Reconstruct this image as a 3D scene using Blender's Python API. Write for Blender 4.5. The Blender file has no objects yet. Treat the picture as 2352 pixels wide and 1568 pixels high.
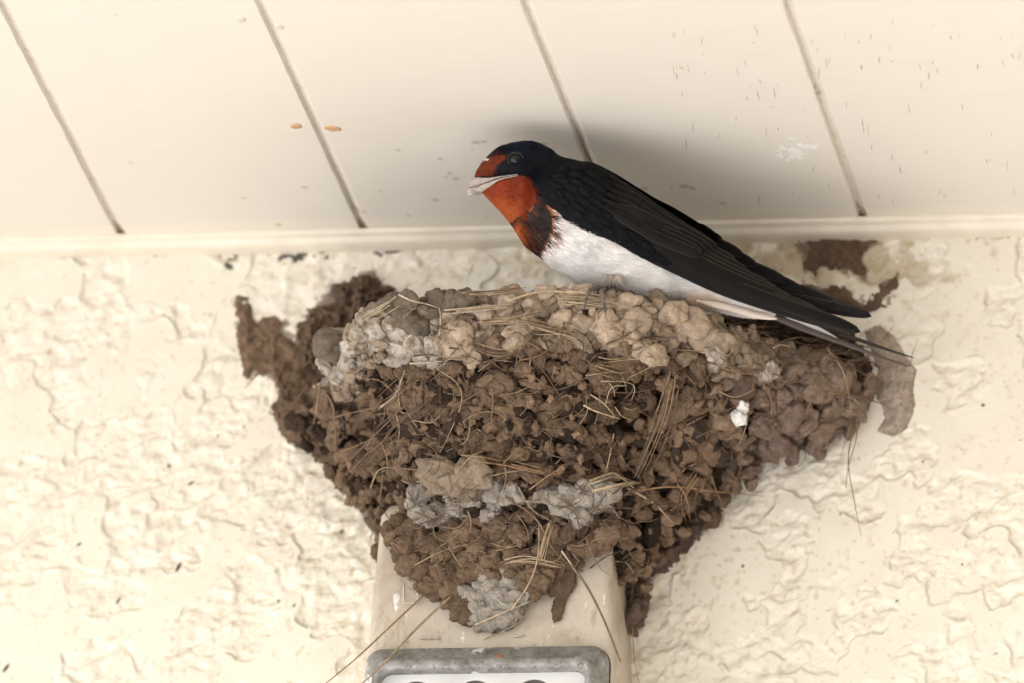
import bpy, bmesh, math, random
import numpy as np
from mathutils import Vector, Matrix

R = math.radians
random.seed(7)
rng = np.random.default_rng(11)
scene = bpy.context.scene
col = scene.collection

# ------------------------------------------------------------------ camera
CEIL = 3.0                       # height of the soffit; the wall is the plane y = 0, the camera stands at -y
FPX, PW, PH = 24250.0, 2352.0, 1568.0
pitch, yaw, roll = R(22.0), R(10.6), R(2.8)
MM = 0.000158                    # metres per photo pixel (2352 wide) around the nest
h_ = np.array([-math.sin(yaw), math.cos(yaw), 0.0])
r_ = np.array([math.cos(yaw), math.sin(yaw), 0.0])
fwd = h_ * math.cos(pitch) + np.array([0, 0, math.sin(pitch)])
up0 = np.array([0, 0, math.cos(pitch)]) - h_ * math.sin(pitch)
RX = r_ * math.cos(roll) + up0 * math.sin(roll) * 1.0
UP = up0 * math.cos(roll) - r_ * math.sin(roll) * 1.0
# roll so that the picture turns clockwise: the camera turns anticlockwise
RX, UP = RX, UP
DIST = FPX * MM
ax, ay = (1176 - PW / 2) / FPX, (PH / 2 - 548) / FPX
EYE = np.array([0, 0, CEIL]) - DIST * (fwd + ax * RX + ay * UP)

cam = bpy.data.cameras.new("camera")
cam_o = bpy.data.objects.new("camera", cam)
col.objects.link(cam_o)
m = Matrix(((RX[0], UP[0], -fwd[0], EYE[0]), (RX[1], UP[1], -fwd[1], EYE[1]), (RX[2], UP[2], -fwd[2], EYE[2]), (0, 0, 0, 1)))
cam_o.matrix_world = m
cam.sensor_width = 36
cam.lens = FPX / PW * 36
cam.clip_start, cam.clip_end = 0.1, 500
cam.dof.use_dof = True
cam.dof.focus_distance = DIST - 0.122
cam.dof.aperture_fstop = 9
scene.camera = cam_o

# ------------------------------------------------------------------ light
SUN_EL, SUN_AZ = 52.0, 305.0     # azimuth: from the front left of the wall
w = bpy.data.worlds.new("World"); scene.world = w; w.use_nodes = True
nt = w.node_tree; nt.nodes.clear()
sky = nt.nodes.new("ShaderNodeTexSky"); sky.sky_type = 'NISHITA'; sky.sun_disc = False
sun_dir = np.array([-0.62, -0.78, 0]); sun_dir = sun_dir / np.linalg.norm(sun_dir) * math.cos(R(SUN_EL)); sun_dir[2] = math.sin(R(SUN_EL))
sky.sun_elevation = R(SUN_EL); sky.sun_rotation = math.atan2(sun_dir[0], sun_dir[1])
bg = nt.nodes.new("ShaderNodeBackground"); bg.inputs[1].default_value = 0.09
out = nt.nodes.new("ShaderNodeOutputWorld")
nt.links.new(sky.outputs[0], bg.inputs[0]); nt.links.new(bg.outputs[0], out.inputs[0])
sun = bpy.data.lights.new("sun", 'SUN'); sun.energy = 4.0; sun.angle = R(0.5); sun.color = (1, 0.965, 0.91)
sun_o = bpy.data.objects.new("sun", sun); col.objects.link(sun_o)
sun_o.rotation_euler = Vector(sun_dir).to_track_quat('Z', 'Y').to_euler()
sun_o.location = (-3, -4, 8)

scene.view_settings.view_transform = 'Standard'
scene.view_settings.look = 'None'
scene.view_settings.exposure = 2.22
scene.view_settings.gamma = 1
scene.render.engine = 'CYCLES'
scene.cycles.use_denoising = True
scene.cycles.max_bounces = 8
scene.cycles.diffuse_bounces = 6

# ------------------------------------------------------------------ helpers
def unproj(px, py, d):
    """photo pixel -> the point of that sight line at distance d out from the wall"""
    px, py, d = np.broadcast_arrays(np.asarray(px, float), np.asarray(py, float), np.asarray(d, float))
    ray = fwd + ((px - PW / 2) / FPX)[..., None] * RX + ((PH / 2 - py) / FPX)[..., None] * UP
    t = (-d - EYE[1]) / ray[..., 1]
    return EYE + ray * t[..., None]

def unproj_z(px, py, z):
    ray = fwd + (px - PW / 2) / FPX * RX + (PH / 2 - py) / FPX * UP
    return EYE + ray * ((z - EYE[2]) / ray[2])

def proj(p):
    q = np.asarray(p) - EYE
    zz = q @ fwd
    return PW / 2 + q @ RX / zz * FPX, PH / 2 - q @ UP / zz * FPX, zz

def lin(r, g, b, k=1.0):
    c = np.array([r, g, b]) / 255.0
    return np.where(c <= 0.04045, c / 12.92, ((c + 0.055) / 1.055) ** 2.4) * k

def _hash(ix, iy, iz, seed):
    with np.errstate(over='ignore'):
        h = ix.astype(np.uint32) * np.uint32(374761393) + iy.astype(np.uint32) * np.uint32(668265263) \
            + iz.astype(np.uint32) * np.uint32(2246822519) + np.uint32((seed * 3266489917) & 0xffffffff)
        h = (h ^ (h >> np.uint32(13))) * np.uint32(1274126177)
        h = (h ^ (h >> np.uint32(16))) * np.uint32(2654435761)
        h = h ^ (h >> np.uint32(15))
    return h.astype(np.float64) / 4294967295.0

def vnoise(p, seed=0):
    p = np.asarray(p, float)
    i = np.floor(p).astype(np.int64); f = p - i
    u = f * f * f * (f * (f * 6 - 15) + 10)
    i = i & 0xffffffff
    r = 0
    for dx in (0, 1):
        for dy in (0, 1):
            for dz in (0, 1):
                hv = _hash((i[..., 0] + dx) & 0xffffffff, (i[..., 1] + dy) & 0xffffffff, (i[..., 2] + dz) & 0xffffffff, seed)
                wgt = (u[..., 0] if dx else 1 - u[..., 0]) * (u[..., 1] if dy else 1 - u[..., 1]) * (u[..., 2] if dz else 1 - u[..., 2])
                r = r + hv * wgt
    return r * 2 - 1

def fbm(p, octaves=4, seed=0, gain=0.5):
    r, a, tot = 0, 1.0, 0
    p = np.asarray(p, float)
    for o in range(octaves):
        r = r + a * vnoise(p * (2.03 ** o) + 17.3 * o, seed + o); tot += a; a *= gain
    return r / tot

def ridge(p, octaves=3, seed=0):
    r, a, tot = 0, 1.0, 0
    for o in range(octaves):
        r = r + a * (1 - 2 * np.abs(vnoise(p * (2.07 ** o) + 9.1 * o, seed + o))); tot += a; a *= 0.5
    return r / tot

def sstep(a, b, x):
    t = np.clip((x - a) / (b - a), 0, 1)
    return t * t * (3 - 2 * t)

def inpoly(x, y, poly):
    x = np.asarray(x, float); y = np.asarray(y, float)
    ins = np.zeros(x.shape, bool); n = len(poly)
    for i in range(n):
        x1, y1 = poly[i]; x2, y2 = poly[(i + 1) % n]
        c = ((y1 > y) != (y2 > y)) & (x < (x2 - x1) * (y - y1) / ((y2 - y1) if y2 != y1 else 1e-9) + x1)
        ins ^= c
    return ins

def polydist(x, y, poly):
    """signed distance, positive inside"""
    best = np.full(np.shape(x), 1e9); n = len(poly)
    for i in range(n):
        x1, y1 = poly[i]; x2, y2 = poly[(i + 1) % n]
        dx, dy = x2 - x1, y2 - y1
        t = np.clip(((x - x1) * dx + (y - y1) * dy) / (dx * dx + dy * dy + 1e-9), 0, 1)
        best = np.minimum(best, np.hypot(x - x1 - t * dx, y - y1 - t * dy))
    return np.where(inpoly(x, y, poly), best, -best)

def curve(pts, n):
    """smooth resampling of a polyline (Catmull-Rom) to n points"""
    p = np.asarray(pts, float)
    if len(p) == 2:
        return p[0] + (p[1] - p[0]) * np.linspace(0, 1, n)[:, None]
    q = np.vstack([2 * p[0] - p[1], p, 2 * p[-1] - p[-2]])
    seg = np.linalg.norm(np.diff(p[:, :2] if p.shape[1] > 2 else p, axis=0), axis=1); L = np.concatenate([[0], np.cumsum(seg)])
    s = np.linspace(0, L[-1], n)
    k = np.clip(np.searchsorted(L, s, side='right') - 1, 0, len(p) - 2)
    t = ((s - L[k]) / np.maximum(L[k + 1] - L[k], 1e-9))[:, None]
    a, b, c, d = q[k], q[k + 1], q[k + 2], q[k + 3]
    return 0.5 * (2 * b + (c - a) * t + (2 * a - 5 * b + 4 * c - d) * t * t + (3 * b - a - 3 * c + d) * t ** 3)

def grid_faces(nu, nv, close_v=False):
    i = np.arange(nu - 1)[:, None]; j = np.arange(nv if close_v else nv - 1)[None, :]
    a = i * nv + j; b = i * nv + (j + 1) % nv
    return np.stack([a, b, b + nv, a + nv], -1).reshape(-1, 4)

def make_mesh(name, verts, faces, colors=None, uvs=None, smooth=True):
    verts = np.asarray(verts, np.float32).reshape(-1, 3)
    fl = faces if isinstance(faces, list) else [faces]
    fl = [np.asarray(f, np.int32) for f in fl if len(f)]
    me = bpy.data.meshes.new(name)
    me.vertices.add(len(verts)); me.vertices.foreach_set('co', verts.ravel())
    loops = np.concatenate([f.ravel() for f in fl])
    sizes = np.concatenate([np.full(len(f), f.shape[1], np.int32) for f in fl])
    starts = np.concatenate([[0], np.cumsum(sizes)[:-1]]).astype(np.int32)
    me.loops.add(len(loops)); me.loops.foreach_set('vertex_index', loops)
    me.polygons.add(len(sizes)); me.polygons.foreach_set('loop_start', starts)
    me.update(calc_edges=True)
    if smooth:
        me.polygons.foreach_set('use_smooth', np.ones(len(sizes), bool))
    if colors is not None:
        at = me.color_attributes.new('Col', 'FLOAT_COLOR', 'POINT')
        c = np.ones((len(verts), 4), np.float32); c[:, :3] = colors
        at.data.foreach_set('color', c.ravel())
    if uvs is not None:
        uv = me.uv_layers.new(name='UVMap')
        uv.data.foreach_set('uv', np.asarray(uvs, np.float32)[loops].ravel())
    me.validate()
    return me

def obj(name, me, mat, parent=None, **props):
    o = bpy.data.objects.new(name, me); col.objects.link(o)
    if mat is not None: me.materials.append(mat)
    if parent is not None: o.parent = parent
    for k, v in props.items(): o[k] = v
    return o

def thing(name, label, cat, loc=(0, 0, 0), group=None):
    o = bpy.data.objects.new(name, None); col.objects.link(o); o.location = loc
    o.empty_display_size = 0.02
    o['label'] = label; o['category'] = cat
    if group: o['group'] = group
    return o

def tube(path, rad, n=6, flat=1.0, normal=None, taper=(1, 1)):
    p = np.asarray(path, float); m_ = len(p)
    t = np.gradient(p, axis=0); t /= np.linalg.norm(t, axis=1)[:, None] + 1e-12
    ref = np.array(normal if normal is not None else -fwd)
    a = np.cross(t, ref); a /= np.linalg.norm(a, axis=1)[:, None] + 1e-12
    b = np.cross(a, t)
    rr = np.asarray(rad, float) * np.ones(m_)
    th = np.linspace(0, 2 * np.pi, n, endpoint=False)
    V = p[:, None] + rr[:, None, None] * (np.cos(th)[None, :, None] * a[:, None] + flat * np.sin(th)[None, :, None] * b[:, None])
    F = [grid_faces(m_, n, True), np.arange(n)[None, ::-1], (np.arange(n) + n * (m_ - 1))[None, :]]
    return V.reshape(-1, 3), F
def merge(parts):
    V, F4, FN, off = [], [], {}, 0
    for v, fs in parts:
        fs = fs if isinstance(fs, list) else [fs]
        for f in fs: FN.setdefault(f.shape[1], []).append(f + off)
        V.append(v); off += len(v)
    return np.concatenate(V), [np.concatenate(x) for x in FN.values()]

class NG:
    """short hand for a node tree with a principled shader"""
    def __init__(s, name, rough=0.7, spec=0.3):
        s.m = bpy.data.materials.new(name); s.m.use_nodes = True
        s.t = s.m.node_tree; s.b = s.t.nodes['Principled BSDF']
        s.b.inputs['Roughness'].default_value = rough
        s.b.inputs['Specular IOR Level'].default_value = spec
    def n(s, kind, **kw):
        x = s.t.nodes.new('ShaderNode' + kind)
        for k, v in kw.items():
            if k.startswith('i_'):
                key = k[2:]; key = int(key) if key.isdigit() else key
                x.inputs[key].default_value = v
            else: setattr(x, k, v)
        return x
    def l(s, a, b): s.t.links.new(a, b)
    def coords(s, scale=(1, 1, 1), space='Object'):
        tc = s.n('TexCoord'); mp = s.n('Mapping'); mp.inputs['Scale'].default_value = scale
        s.l(tc.outputs[space], mp.inputs['Vector']); return mp.outputs[0]
    def noise(s, scale, detail=4, rough=0.6, vec=None, dist=0.0):
        x = s.n('TexNoise'); x.inputs['Scale'].default_value = scale; x.inputs['Detail'].default_value = detail
        x.inputs['Roughness'].default_value = rough; x.inputs['Distortion'].default_value = dist
        s.l(vec if vec is not None else s.coords(), x.inputs['Vector']); return x.outputs['Fac']
    def ramp(s, fac, stops):
        x = s.n('ValToRGB'); e = x.color_ramp.elements
        e[0].position, e[0].color = stops[0][0], (*stops[0][1], 1)
        e[1].position, e[1].color = stops[-1][0], (*stops[-1][1], 1)
        for p, c in stops[1:-1]:
            k = e.new(p); k.color = (*c, 1)
        s.l(fac, x.inputs[0]); return x.outputs[0]
    def mix(s, fac, a, b, mode='MIX'):
        x = s.n('MixRGB'); x.blend_type = mode
        for v, i in ((fac, 0), (a, 1), (b, 2)):
            if hasattr(v, 'links'): s.l(v, x.inputs[i])
            elif i == 0: x.inputs[0].default_value = v
            else: x.inputs[i].default_value = (*v, 1)
        return x.outputs[0]
    def math(s, op, a, b=None):
        x = s.n('Math'); x.operation = op
        for v, i in ((a, 0), (b, 1)):
            if v is None: continue
            if hasattr(v, 'links'): s.l(v, x.inputs[i])
            else: x.inputs[i].default_value = v
        return x.outputs[0]
    def attr(s, name='Col'):
        x = s.n('Attribute'); x.attribute_name = name; return x.outputs['Color']
    def base(s, c):
        if hasattr(c, 'links'): s.l(c, s.b.inputs['Base Color'])
        else: s.b.inputs['Base Color'].default_value = (*c, 1)
    def bump(s, h, strength=0.3, dist=0.001):
        x = s.n('Bump'); x.inputs['Strength'].default_value = strength; x.inputs['Distance'].default_value = dist
        prev = s.b.inputs['Normal'].links
        if prev: s.l(prev[0].from_socket, x.inputs['Normal'])
        s.l(h, x.inputs['Height']); s.l(x.outputs[0], s.b.inputs['Normal'])

WALLC = np.array([0.73, 0.688, 0.592]); SOFC = np.array([0.70, 0.668, 0.605])

# ------------------------------------------------------------------ materials
def m_wall():
    g = NG('stucco_paint', 0.55, 0.35)
    v = g.noise(60, 5, 0.6)
    c = g.mix(1.0, g.attr(), g.ramp(v, [(0.3, (0.93, 0.92, 0.90)), (0.7, (1.0, 1.0, 1.0))]), 'MULTIPLY')
    g.base(c); g.bump(g.noise(1100, 5, 0.7), 0.3, 0.0004); return g.m

def m_soffit():
    g = NG('soffit_paint', 0.5, 0.4)
    sv = g.coords((40, 500, 40)); st = g.noise(1.0, 5, 0.65, sv)           # fine brush marks across the boards
    spk = g.ramp(g.noise(420, 2, 0.5), [(0.765, (0, 0, 0)), (0.79, (1, 1, 1))])
    base = g.mix(1.0, g.attr(), g.ramp(st, [(0.25, (0.955, 0.945, 0.93)), (0.7, (1, 1, 1))]), 'MULTIPLY')
    base = g.mix(g.mix(1.0, spk, (0.6, 0.6, 0.6), 'MULTIPLY'), base, (0.30, 0.23, 0.14))
    g.base(base)
    g.bump(st, 0.12, 0.0006); g.bump(g.noise(35, 3, 0.5), 0.12, 0.003); return g.m

def m_mud(name, rough=0.8, fine=1300, bs=0.9):
    g = NG(name, rough, 0.25)
    n1 = g.noise(240, 6, 0.7); n2 = g.noise(fine, 5, 0.75)
    c = g.mix(1.0, g.attr(), g.ramp(n1, [(0.25, (0.55, 0.53, 0.50)), (0.52, (1, 1, 1)), (0.8, (1.4, 1.38, 1.3))]), 'MULTIPLY')
    c = g.mix(1.0, c, g.ramp(n2, [(0.3, (0.62, 0.60, 0.58)), (0.5, (1, 1, 1)), (0.7, (1.2, 1.2, 1.18))]), 'MULTIPLY')
    g.base(c); g.bump(n2, bs, 0.0007); g.bump(g.noise(500, 4, 0.6), bs * 0.6, 0.0012); return g.m

def m_straw():
    g = NG('straw', 0.6, 0.35)
    n = g.noise(500, 4, 0.6)
    g.base(g.mix(1.0, g.attr(), g.ramp(n, [(0.3, (0.6, 0.55, 0.5)), (0.65, (1.1, 1.1, 1.1))]), 'MULTIPLY'))
    g.bump(g.noise(1500, 3, 0.6), 0.4, 0.0003); return g.m

def m_plumage():
    g = NG('plumage', 0.65, 0.12)
    n = g.noise(900, 4, 0.6, g.coords((0.35, 1, 1)))
    g.base(g.mix(1.0, g.attr(), g.ramp(n, [(0.3, (0.8, 0.8, 0.8)), (0.65, (1.08, 1.08, 1.08))]), 'MULTIPLY'))
    g.bump(n, 0.35, 0.0006); return g.m

def m_down():
    g = NG('feather_barbs', 0.8, 0.04); g.base(g.attr()); return g.m

def m_feather():
    g = NG('flight_feather', 0.45, 0.14)
    uv = g.n('UVMap'); sep = g.n('SeparateXYZ'); g.l(uv.outputs[0], sep.inputs[0])
    v = sep.outputs[1]; u = sep.outputs[0]
    dist = g.math('ABSOLUTE', g.math('SUBTRACT', v, 0.42))
    rach = g.ramp(dist, [(0.03, (1, 1, 1)), (0.07, (0, 0, 0))])
    edge = g.ramp(g.math('ABSOLUTE', g.math('SUBTRACT', v, 0.5)), [(0.36, (0, 0, 0)), (0.5, (1, 1, 1))])
    c = g.mix(rach, g.attr(), (0.004, 0.0035, 0.003))
    c = g.mix(g.math('MULTIPLY', edge, 0.8), c, (0.050, 0.040, 0.032))
    barb = g.n('TexWave'); barb.inputs['Scale'].default_value = 1.0
    cmb = g.n('CombineXYZ'); g.l(g.math('ADD', g.math('MULTIPLY', u, 60.0), g.math('MULTIPLY', dist, 22.0)), cmb.inputs[0])
    g.l(cmb.outputs[0], barb.inputs['Vector']); barb.inputs['Distortion'].default_value = 1.0
    g.base(c); g.bump(barb.outputs['Fac'], 0.25, 0.0003); return g.m

def m_plain(name, c, rough=0.5, spec=0.4, nscale=None, lo=0.8, bumpd=0.0, bscale=200, metal=0.0):
    g = NG(name, rough, spec); g.b.inputs['Metallic'].default_value = metal
    if nscale:
        g.base(g.mix(1.0, c, g.ramp(g.noise(nscale, 5, 0.65), [(0.3, (lo, lo, lo)), (0.65, (1, 1, 1))]), 'MULTIPLY'))
    else: g.base(c)
    if bumpd: g.bump(g.noise(bscale, 4, 0.6), 0.4, bumpd)
    return g.m

def m_housing():
    g = NG('housing_plastic', 0.4, 0.45)
    n = g.noise(45, 6, 0.7); w = g.noise(130, 4, 0.6, g.coords((1, 1, 0.5)))
    c = g.mix(g.ramp(n, [(0.46, (0, 0, 0)), (0.70, (0.9, 0.9, 0.9))]), (0.52, 0.46, 0.38), (0.36, 0.295, 0.225))
    c = g.mix(g.ramp(w, [(0.64, (0, 0, 0)), (0.68, (1, 1, 1))]), c, (0.74, 0.73, 0.72))
    sm_ = g.noise(95, 5, 0.75, g.coords((1.6, 1, 0.5)))
    c = g.mix(g.ramp(sm_, [(0.56, (0, 0, 0)), (0.66, (0.7, 0.7, 0.7))]), c, (0.30, 0.235, 0.17))
    sp = g.noise(700, 2, 0.5)
    c = g.mix(g.ramp(sp, [(0.74, (0, 0, 0)), (0.78, (0.9, 0.9, 0.9))]), c, (0.16, 0.12, 0.08))
    g.base(c); g.bump(n, 0.2, 0.0008); return g.m

def m_metal():
    g = NG('weathered_zinc', 0.55, 0.5); g.b.inputs['Metallic'].default_value = 0.25
    n = g.noise(170, 6, 0.72); n2 = g.noise(60, 5, 0.7); n3 = g.noise(420, 3, 0.6)
    c = g.ramp(n, [(0.28, (0.09, 0.085, 0.075)), (0.5, (0.25, 0.245, 0.23)), (0.75, (0.42, 0.42, 0.42))])
    c = g.mix(g.ramp(n2, [(0.60, (0, 0, 0)), (0.64, (1, 1, 1))]), c, (0.66, 0.67, 0.69))
    c = g.mix(g.ramp(n3, [(0.62, (0, 0, 0)), (0.68, (0.8, 0.8, 0.8))]), c, (0.11, 0.075, 0.05))
    g.base(c); g.bump(n, 0.35, 0.0006); return g.m

MAT = dict(wall=m_wall(), soffit=m_soffit(), mud=m_mud('dry_mud', 0.88), wet=m_mud('smooth_mud', 0.62, 900, 0.28),
           straw=m_straw(), plumage=m_plumage(), down=m_down(), feather=m_feather(), housing=m_housing(), metal=m_metal(),
           panel=m_plain('white_panel', (0.57, 0.565, 0.555), 0.35, 0.45, 80, 0.9),
           dark=m_plain('dark_recess', (0.13, 0.115, 0.105), 0.6, 0.3, 90, 0.7),
           darkline=m_plain('rim_line', (0.035, 0.03, 0.028), 0.7, 0.2, 90, 0.7),
           eye=m_plain('eye_gloss', (0.003, 0.003, 0.0035), 0.05, 0.32),
           eyering=m_plain('eye_skin', (0.010, 0.0105, 0.012), 0.5, 0.4, 900, 0.6),
           foot=m_plain('foot_skin', (0.16, 0.125, 0.11), 0.6, 0.3, 700, 0.6, 0.0004, 1200),
           claw=m_plain('claw_horn', (0.03, 0.025, 0.022), 0.35, 0.5),
           beakmud=m_plain('clay_coat', lin(200, 190, 178, 0.68), 0.7, 0.3, 500, 0.72, 0.0005, 700),
           beak=m_plain('beak_horn', (0.02, 0.018, 0.016), 0.35, 0.5),
           trim=m_plain('trim_paint', (0.76, 0.70, 0.58), 0.45, 0.4, 60, 0.85, 0.0008, 90),
           chip=m_plain('bare_wood', lin(222, 184, 140, 0.85), 0.7, 0.2, 400, 0.6, 0.0004, 900),
           ridge=m_plain('chip_paint', (0.66, 0.61, 0.52), 0.5, 0.4, 300, 0.8),
           ground=m_plain('pale_bounce_sheet', (0.60, 0.575, 0.55), 0.85, 0.2, 3, 0.75, 0.004, 30),
           roof=m_plain('roof_sheet', (0.22, 0.16, 0.13), 0.7, 0.3, 12, 0.8),
           fascia=m_plain('fascia_paint', (0.72, 0.66, 0.54), 0.5, 0.4, 20, 0.9))

# ------------------------------------------------------------------ the wall
def stucco(x, z):
    """height of the plaster at wall point x, z (metres)"""
    p = np.stack([x * 1000, z * 1000, np.zeros_like(x)], -1)
    warp = np.stack([fbm(p / 9.0, 3, 31), fbm(p / 9.0 + 50, 3, 32), np.zeros_like(x)], -1)
    q = p + warp * 6.5
    n = vnoise(q / 15.0, 41) + 0.40 * vnoise(q / 7.0, 42) - 0.06
    plateau = sstep(0.0, 0.18, n)
    n2 = vnoise(q / 11.0 + 90, 45) + 0.3 * vnoise(q / 5.0, 46)
    low = sstep(0.42, 0.75, n2)
    pr = (p + warp * 2.0) @ np.array([[0.80, -0.5, 0], [0.60, 0.86, 0], [0, 0, 1.0]])
    rough = 0.75 * fbm(pr / np.array([4.6, 3.0, 1]), 4, 51, 0.5) + 0.5 * vnoise(pr / np.array([7.5, 4.5, 1]), 57) + 0.15
    top = 0.62 + 0.06 * fbm(p / 20.0, 2, 61)
    hgt = rough * (1 - low) + (0.05 + 0.04 * rough) * low
    hgt = hgt * (1 - plateau) + top * plateau
    hgt = hgt + 0.45 * np.exp(-((n - 0.11) / 0.10) ** 2) * np.clip(vnoise(p / 5.5, 71) + 0.1, 0, 1)
    smooth_end = sstep(-4, 4, (x * 1000 - 196) + (z - 2.86) * 1000 * -0.42 + 1.2 * vnoise(p / 6.0, 72)) * 0
    hgt = hgt * (1 - smooth_end) + 0.7 * smooth_end
    return (hgt + 0.09 * fbm(p / 0.9, 2, 77) * (1 - 0.75 * plateau)) * 0.0018

def spread(core, far, n):
    t = np.geomspace(core[1] - core[0], far, n)
    return t
core = np.arange(-0.225, 0.2251, 0.0005)
outx = np.concatenate([np.arange(1, 150) * 0.0016, 0.24 + np.geomspace(0.002, 3.8, 30)])
xs = np.concatenate([-0.225 - outx[::-1], core, 0.225 + outx])
zc = np.arange(CEIL - 0.2055, CEIL + 0.0051, 0.0005)
outz = np.concatenate([np.arange(1, 150) * 0.0016, 0.24 + np.geomspace(0.002, CEIL - 0.445, 30)])
zs = np.concatenate([zc[0] - outz[::-1], zc])
zs[0] = -0.05
X, Z = np.meshgrid(xs, zs, indexing='ij')
H = stucco(X, Z)
wx, wy, _ = proj(np.stack([X, -H, Z], -1))
W = np.ones(X.shape + (3,)) * WALLC
# grime: black mould under the trim, dark flecks; then a patchy brown tinge around nest and trim
pm = np.stack([X * 1000, Z * 1000, np.zeros_like(X)], -1)
below = wy - (577 - 0.0175 * wx)
mould = np.zeros_like(X)
for cx, cy, sx, sy, amt in ((690, 588, 75, 16, 1.0), (525, 590, 25, 22, 0.9), (865, 575, 40, 14, 1.0), (400, 582, 90, 8, 0.55), (1760, 552, 90, 14, 0.55), (2280, 541, 60, 8, 0.8), (110, 585, 60, 7, 0.4)):
    mould = np.maximum(mould, amt * np.exp(-((wx - cx) / sx) ** 2 - ((wy - cy) / sy) ** 2))
spots = fbm(pm / 2.0, 3, 81) + 0.9 * mould - 0.72
W = W + (np.array([0.028, 0.026, 0.022]) - W) * sstep(0.0, 0.12, spots)[..., None] * 0.93
tinge = sstep(0.25, 0.6, fbm(pm / 5, 4, 84) * 0.6 + 0.75 * np.exp(-((wx - 1900) / 260) ** 2 - ((wy - 610) / 80) ** 2))
W = W * (1 - tinge[..., None] * (1 - np.array([0.72, 0.66, 0.56])))
tinge = sstep(0.2, 0.6, fbm(pm / 3, 4, 85) * 0.7 + 0.55 * np.exp(-((below - 40) / 45) ** 2) * sstep(900, 1300, wx) * (1 - sstep(1900, 2100, wx)))
W = W * (1 - tinge[..., None] * (1 - np.array([0.80, 0.76, 0.68])))
tinge = sstep(0.30, 0.5, fbm(pm / 2.2, 3, 86) * 0.7 + 0.45 * np.exp(-((wx - 1190) / 480) ** 2 - ((wy - 1150) / 330) ** 2))
W = W * (1 - tinge[..., None] * (1 - np.array([0.80, 0.74, 0.64])) * 0.8)
for fx, fy, ln, wd, an in ((410, 1302, 13, 4.5, -60), (272, 1379, 9, 3, -55), (182, 1250, 7, 3, -40), (14, 1534, 13, 4, -52), (388, 1070, 6, 4, 60), (438, 1110, 9, 3, -30),
                           (676, 1390, 5, 3, -60), (2258, 930, 5, 4, 0), (785, 1220, 6, 4, -45), (1015, 1260, 5, 3, 20), (500, 1000, 3, 3, 0), (560, 980, 3, 3, 0), (2210, 1296, 3, 3, 0),
                           (1706, 1300, 4, 3, 0), (2120, 1060, 3, 3, 0), (640, 1380, 4, 3, 0), (525, 611, 13, 8, 30), (900, 575, 22, 8, 0), (39, 548, 5, 3, 0), (2060, 1380, 4, 2, -40), (1930, 1180, 3, 2, 10)):
    ca, sa = math.cos(R(an)), math.sin(R(an))
    ux, uy = (wx - fx) * ca + (wy - fy) * sa, -(wx - fx) * sa + (wy - fy) * ca
    k = 1 - sstep(0.6, 1.25, np.hypot(ux / ln, uy / wd))
    W = W + (np.array([0.055, 0.042, 0.03]) - W) * k[..., None]
for poly, c_, reach in (([(543, 678), (590, 740), (655, 735), (735, 880), (730, 960), (615, 862), (566, 872), (545, 750)], (0.20, 0.14, 0.095), 16), ([(1812, 524), (2018, 530), (1984, 590), (1990, 640), (1915, 612), (1850, 615)], (0.17, 0.12, 0.08), 22),
                        ([(2056, 636), (2035, 690), (1960, 720), (1800, 660), (1900, 655), (1990, 700)], (0.15, 0.105, 0.07), 24), ([(690, 740), (765, 655), (852, 622), (905, 660), (800, 860), (680, 790)], (0.16, 0.11, 0.075), 14),
                        ([(640, 900), (800, 1150), (880, 1240), (850, 1000)], (0.2, 0.15, 0.10), 12), ([(1450, 1440), (1480, 1330), (1650, 1200), (1700, 1080), (1990, 960), (1700, 1000), (1450, 1200)], (0.2, 0.15, 0.10), 14)):
    near = (wx > 480) & (wx < 2150) & (wy > 480) & (wy < 1500)
    sdn = np.full(X.shape, -99.0); sdn[near] = polydist(wx[near], wy[near], poly) + reach * 1.5 * fbm(pm[near] / 2.4, 4, 88, 0.65)
    k = sstep(-3, 5, sdn) * 0.85
    W = W + (np.array(c_) - W) * k[..., None]
V = np.stack([X, -H, Z], -1)
f = grid_faces(len(xs), len(zs))
wall = obj('wall', make_mesh('wall', V.reshape(-1, 3), f, W.reshape(-1, 3)), MAT['wall'],
           label='cream house wall of rough trowelled stucco behind the nest', category='wall')

# ------------------------------------------------------------------ the soffit, its trim, the roof above, the ground
GROOVES = [(264, 510), (830, 510), (1412, 510), (1981, 495)]
gx = [unproj_z(px, py, CEIL)[0] for px, py in GROOVES]
pitch_b = (gx[-1] - gx[0]) / 3
allg = [gx[0] - pitch_b * k for k in range(18, 0, -1)] + gx + [gx[-1] + pitch_b * k for k in range(1, 18)]
GW, GD = 0.0034, 0.0024
xs2 = []
for a in allg:
    xs2 += list(a + np.array([-GW * 0.5 - 0.0010, -GW * 0.5 - 0.0004, -GW * 0.5, -GW * 0.5 + 0.0004, -GW * 0.30, -GW * 0.1, GW * 0.12, GW * 0.36, GW * 0.5 - 0.0002, GW * 0.5 + 0.0003, GW * 0.5 + 0.0008]))
    xs2 += list(a + np.linspace(0.006, pitch_b - 0.006, 12))
xs2 += list(np.arange(-0.23, 0.23, 0.0006)); xs2 = np.array(sorted(xs2)); xs2 = xs2[np.concatenate([[True], np.diff(xs2) > 0.00012])]
ys2 = np.concatenate([-np.arange(-0.004, 0.30, 0.0011), -0.30 - np.geomspace(0.001, 0.6, 24)])
X, Y = np.meshgrid(xs2, ys2, indexing='ij')
pm = np.stack([X * 1000, Y * 1000, np.zeros_like(X)], -1)
Zs = np.full(X.shape, CEIL); gm = np.zeros_like(X)
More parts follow.
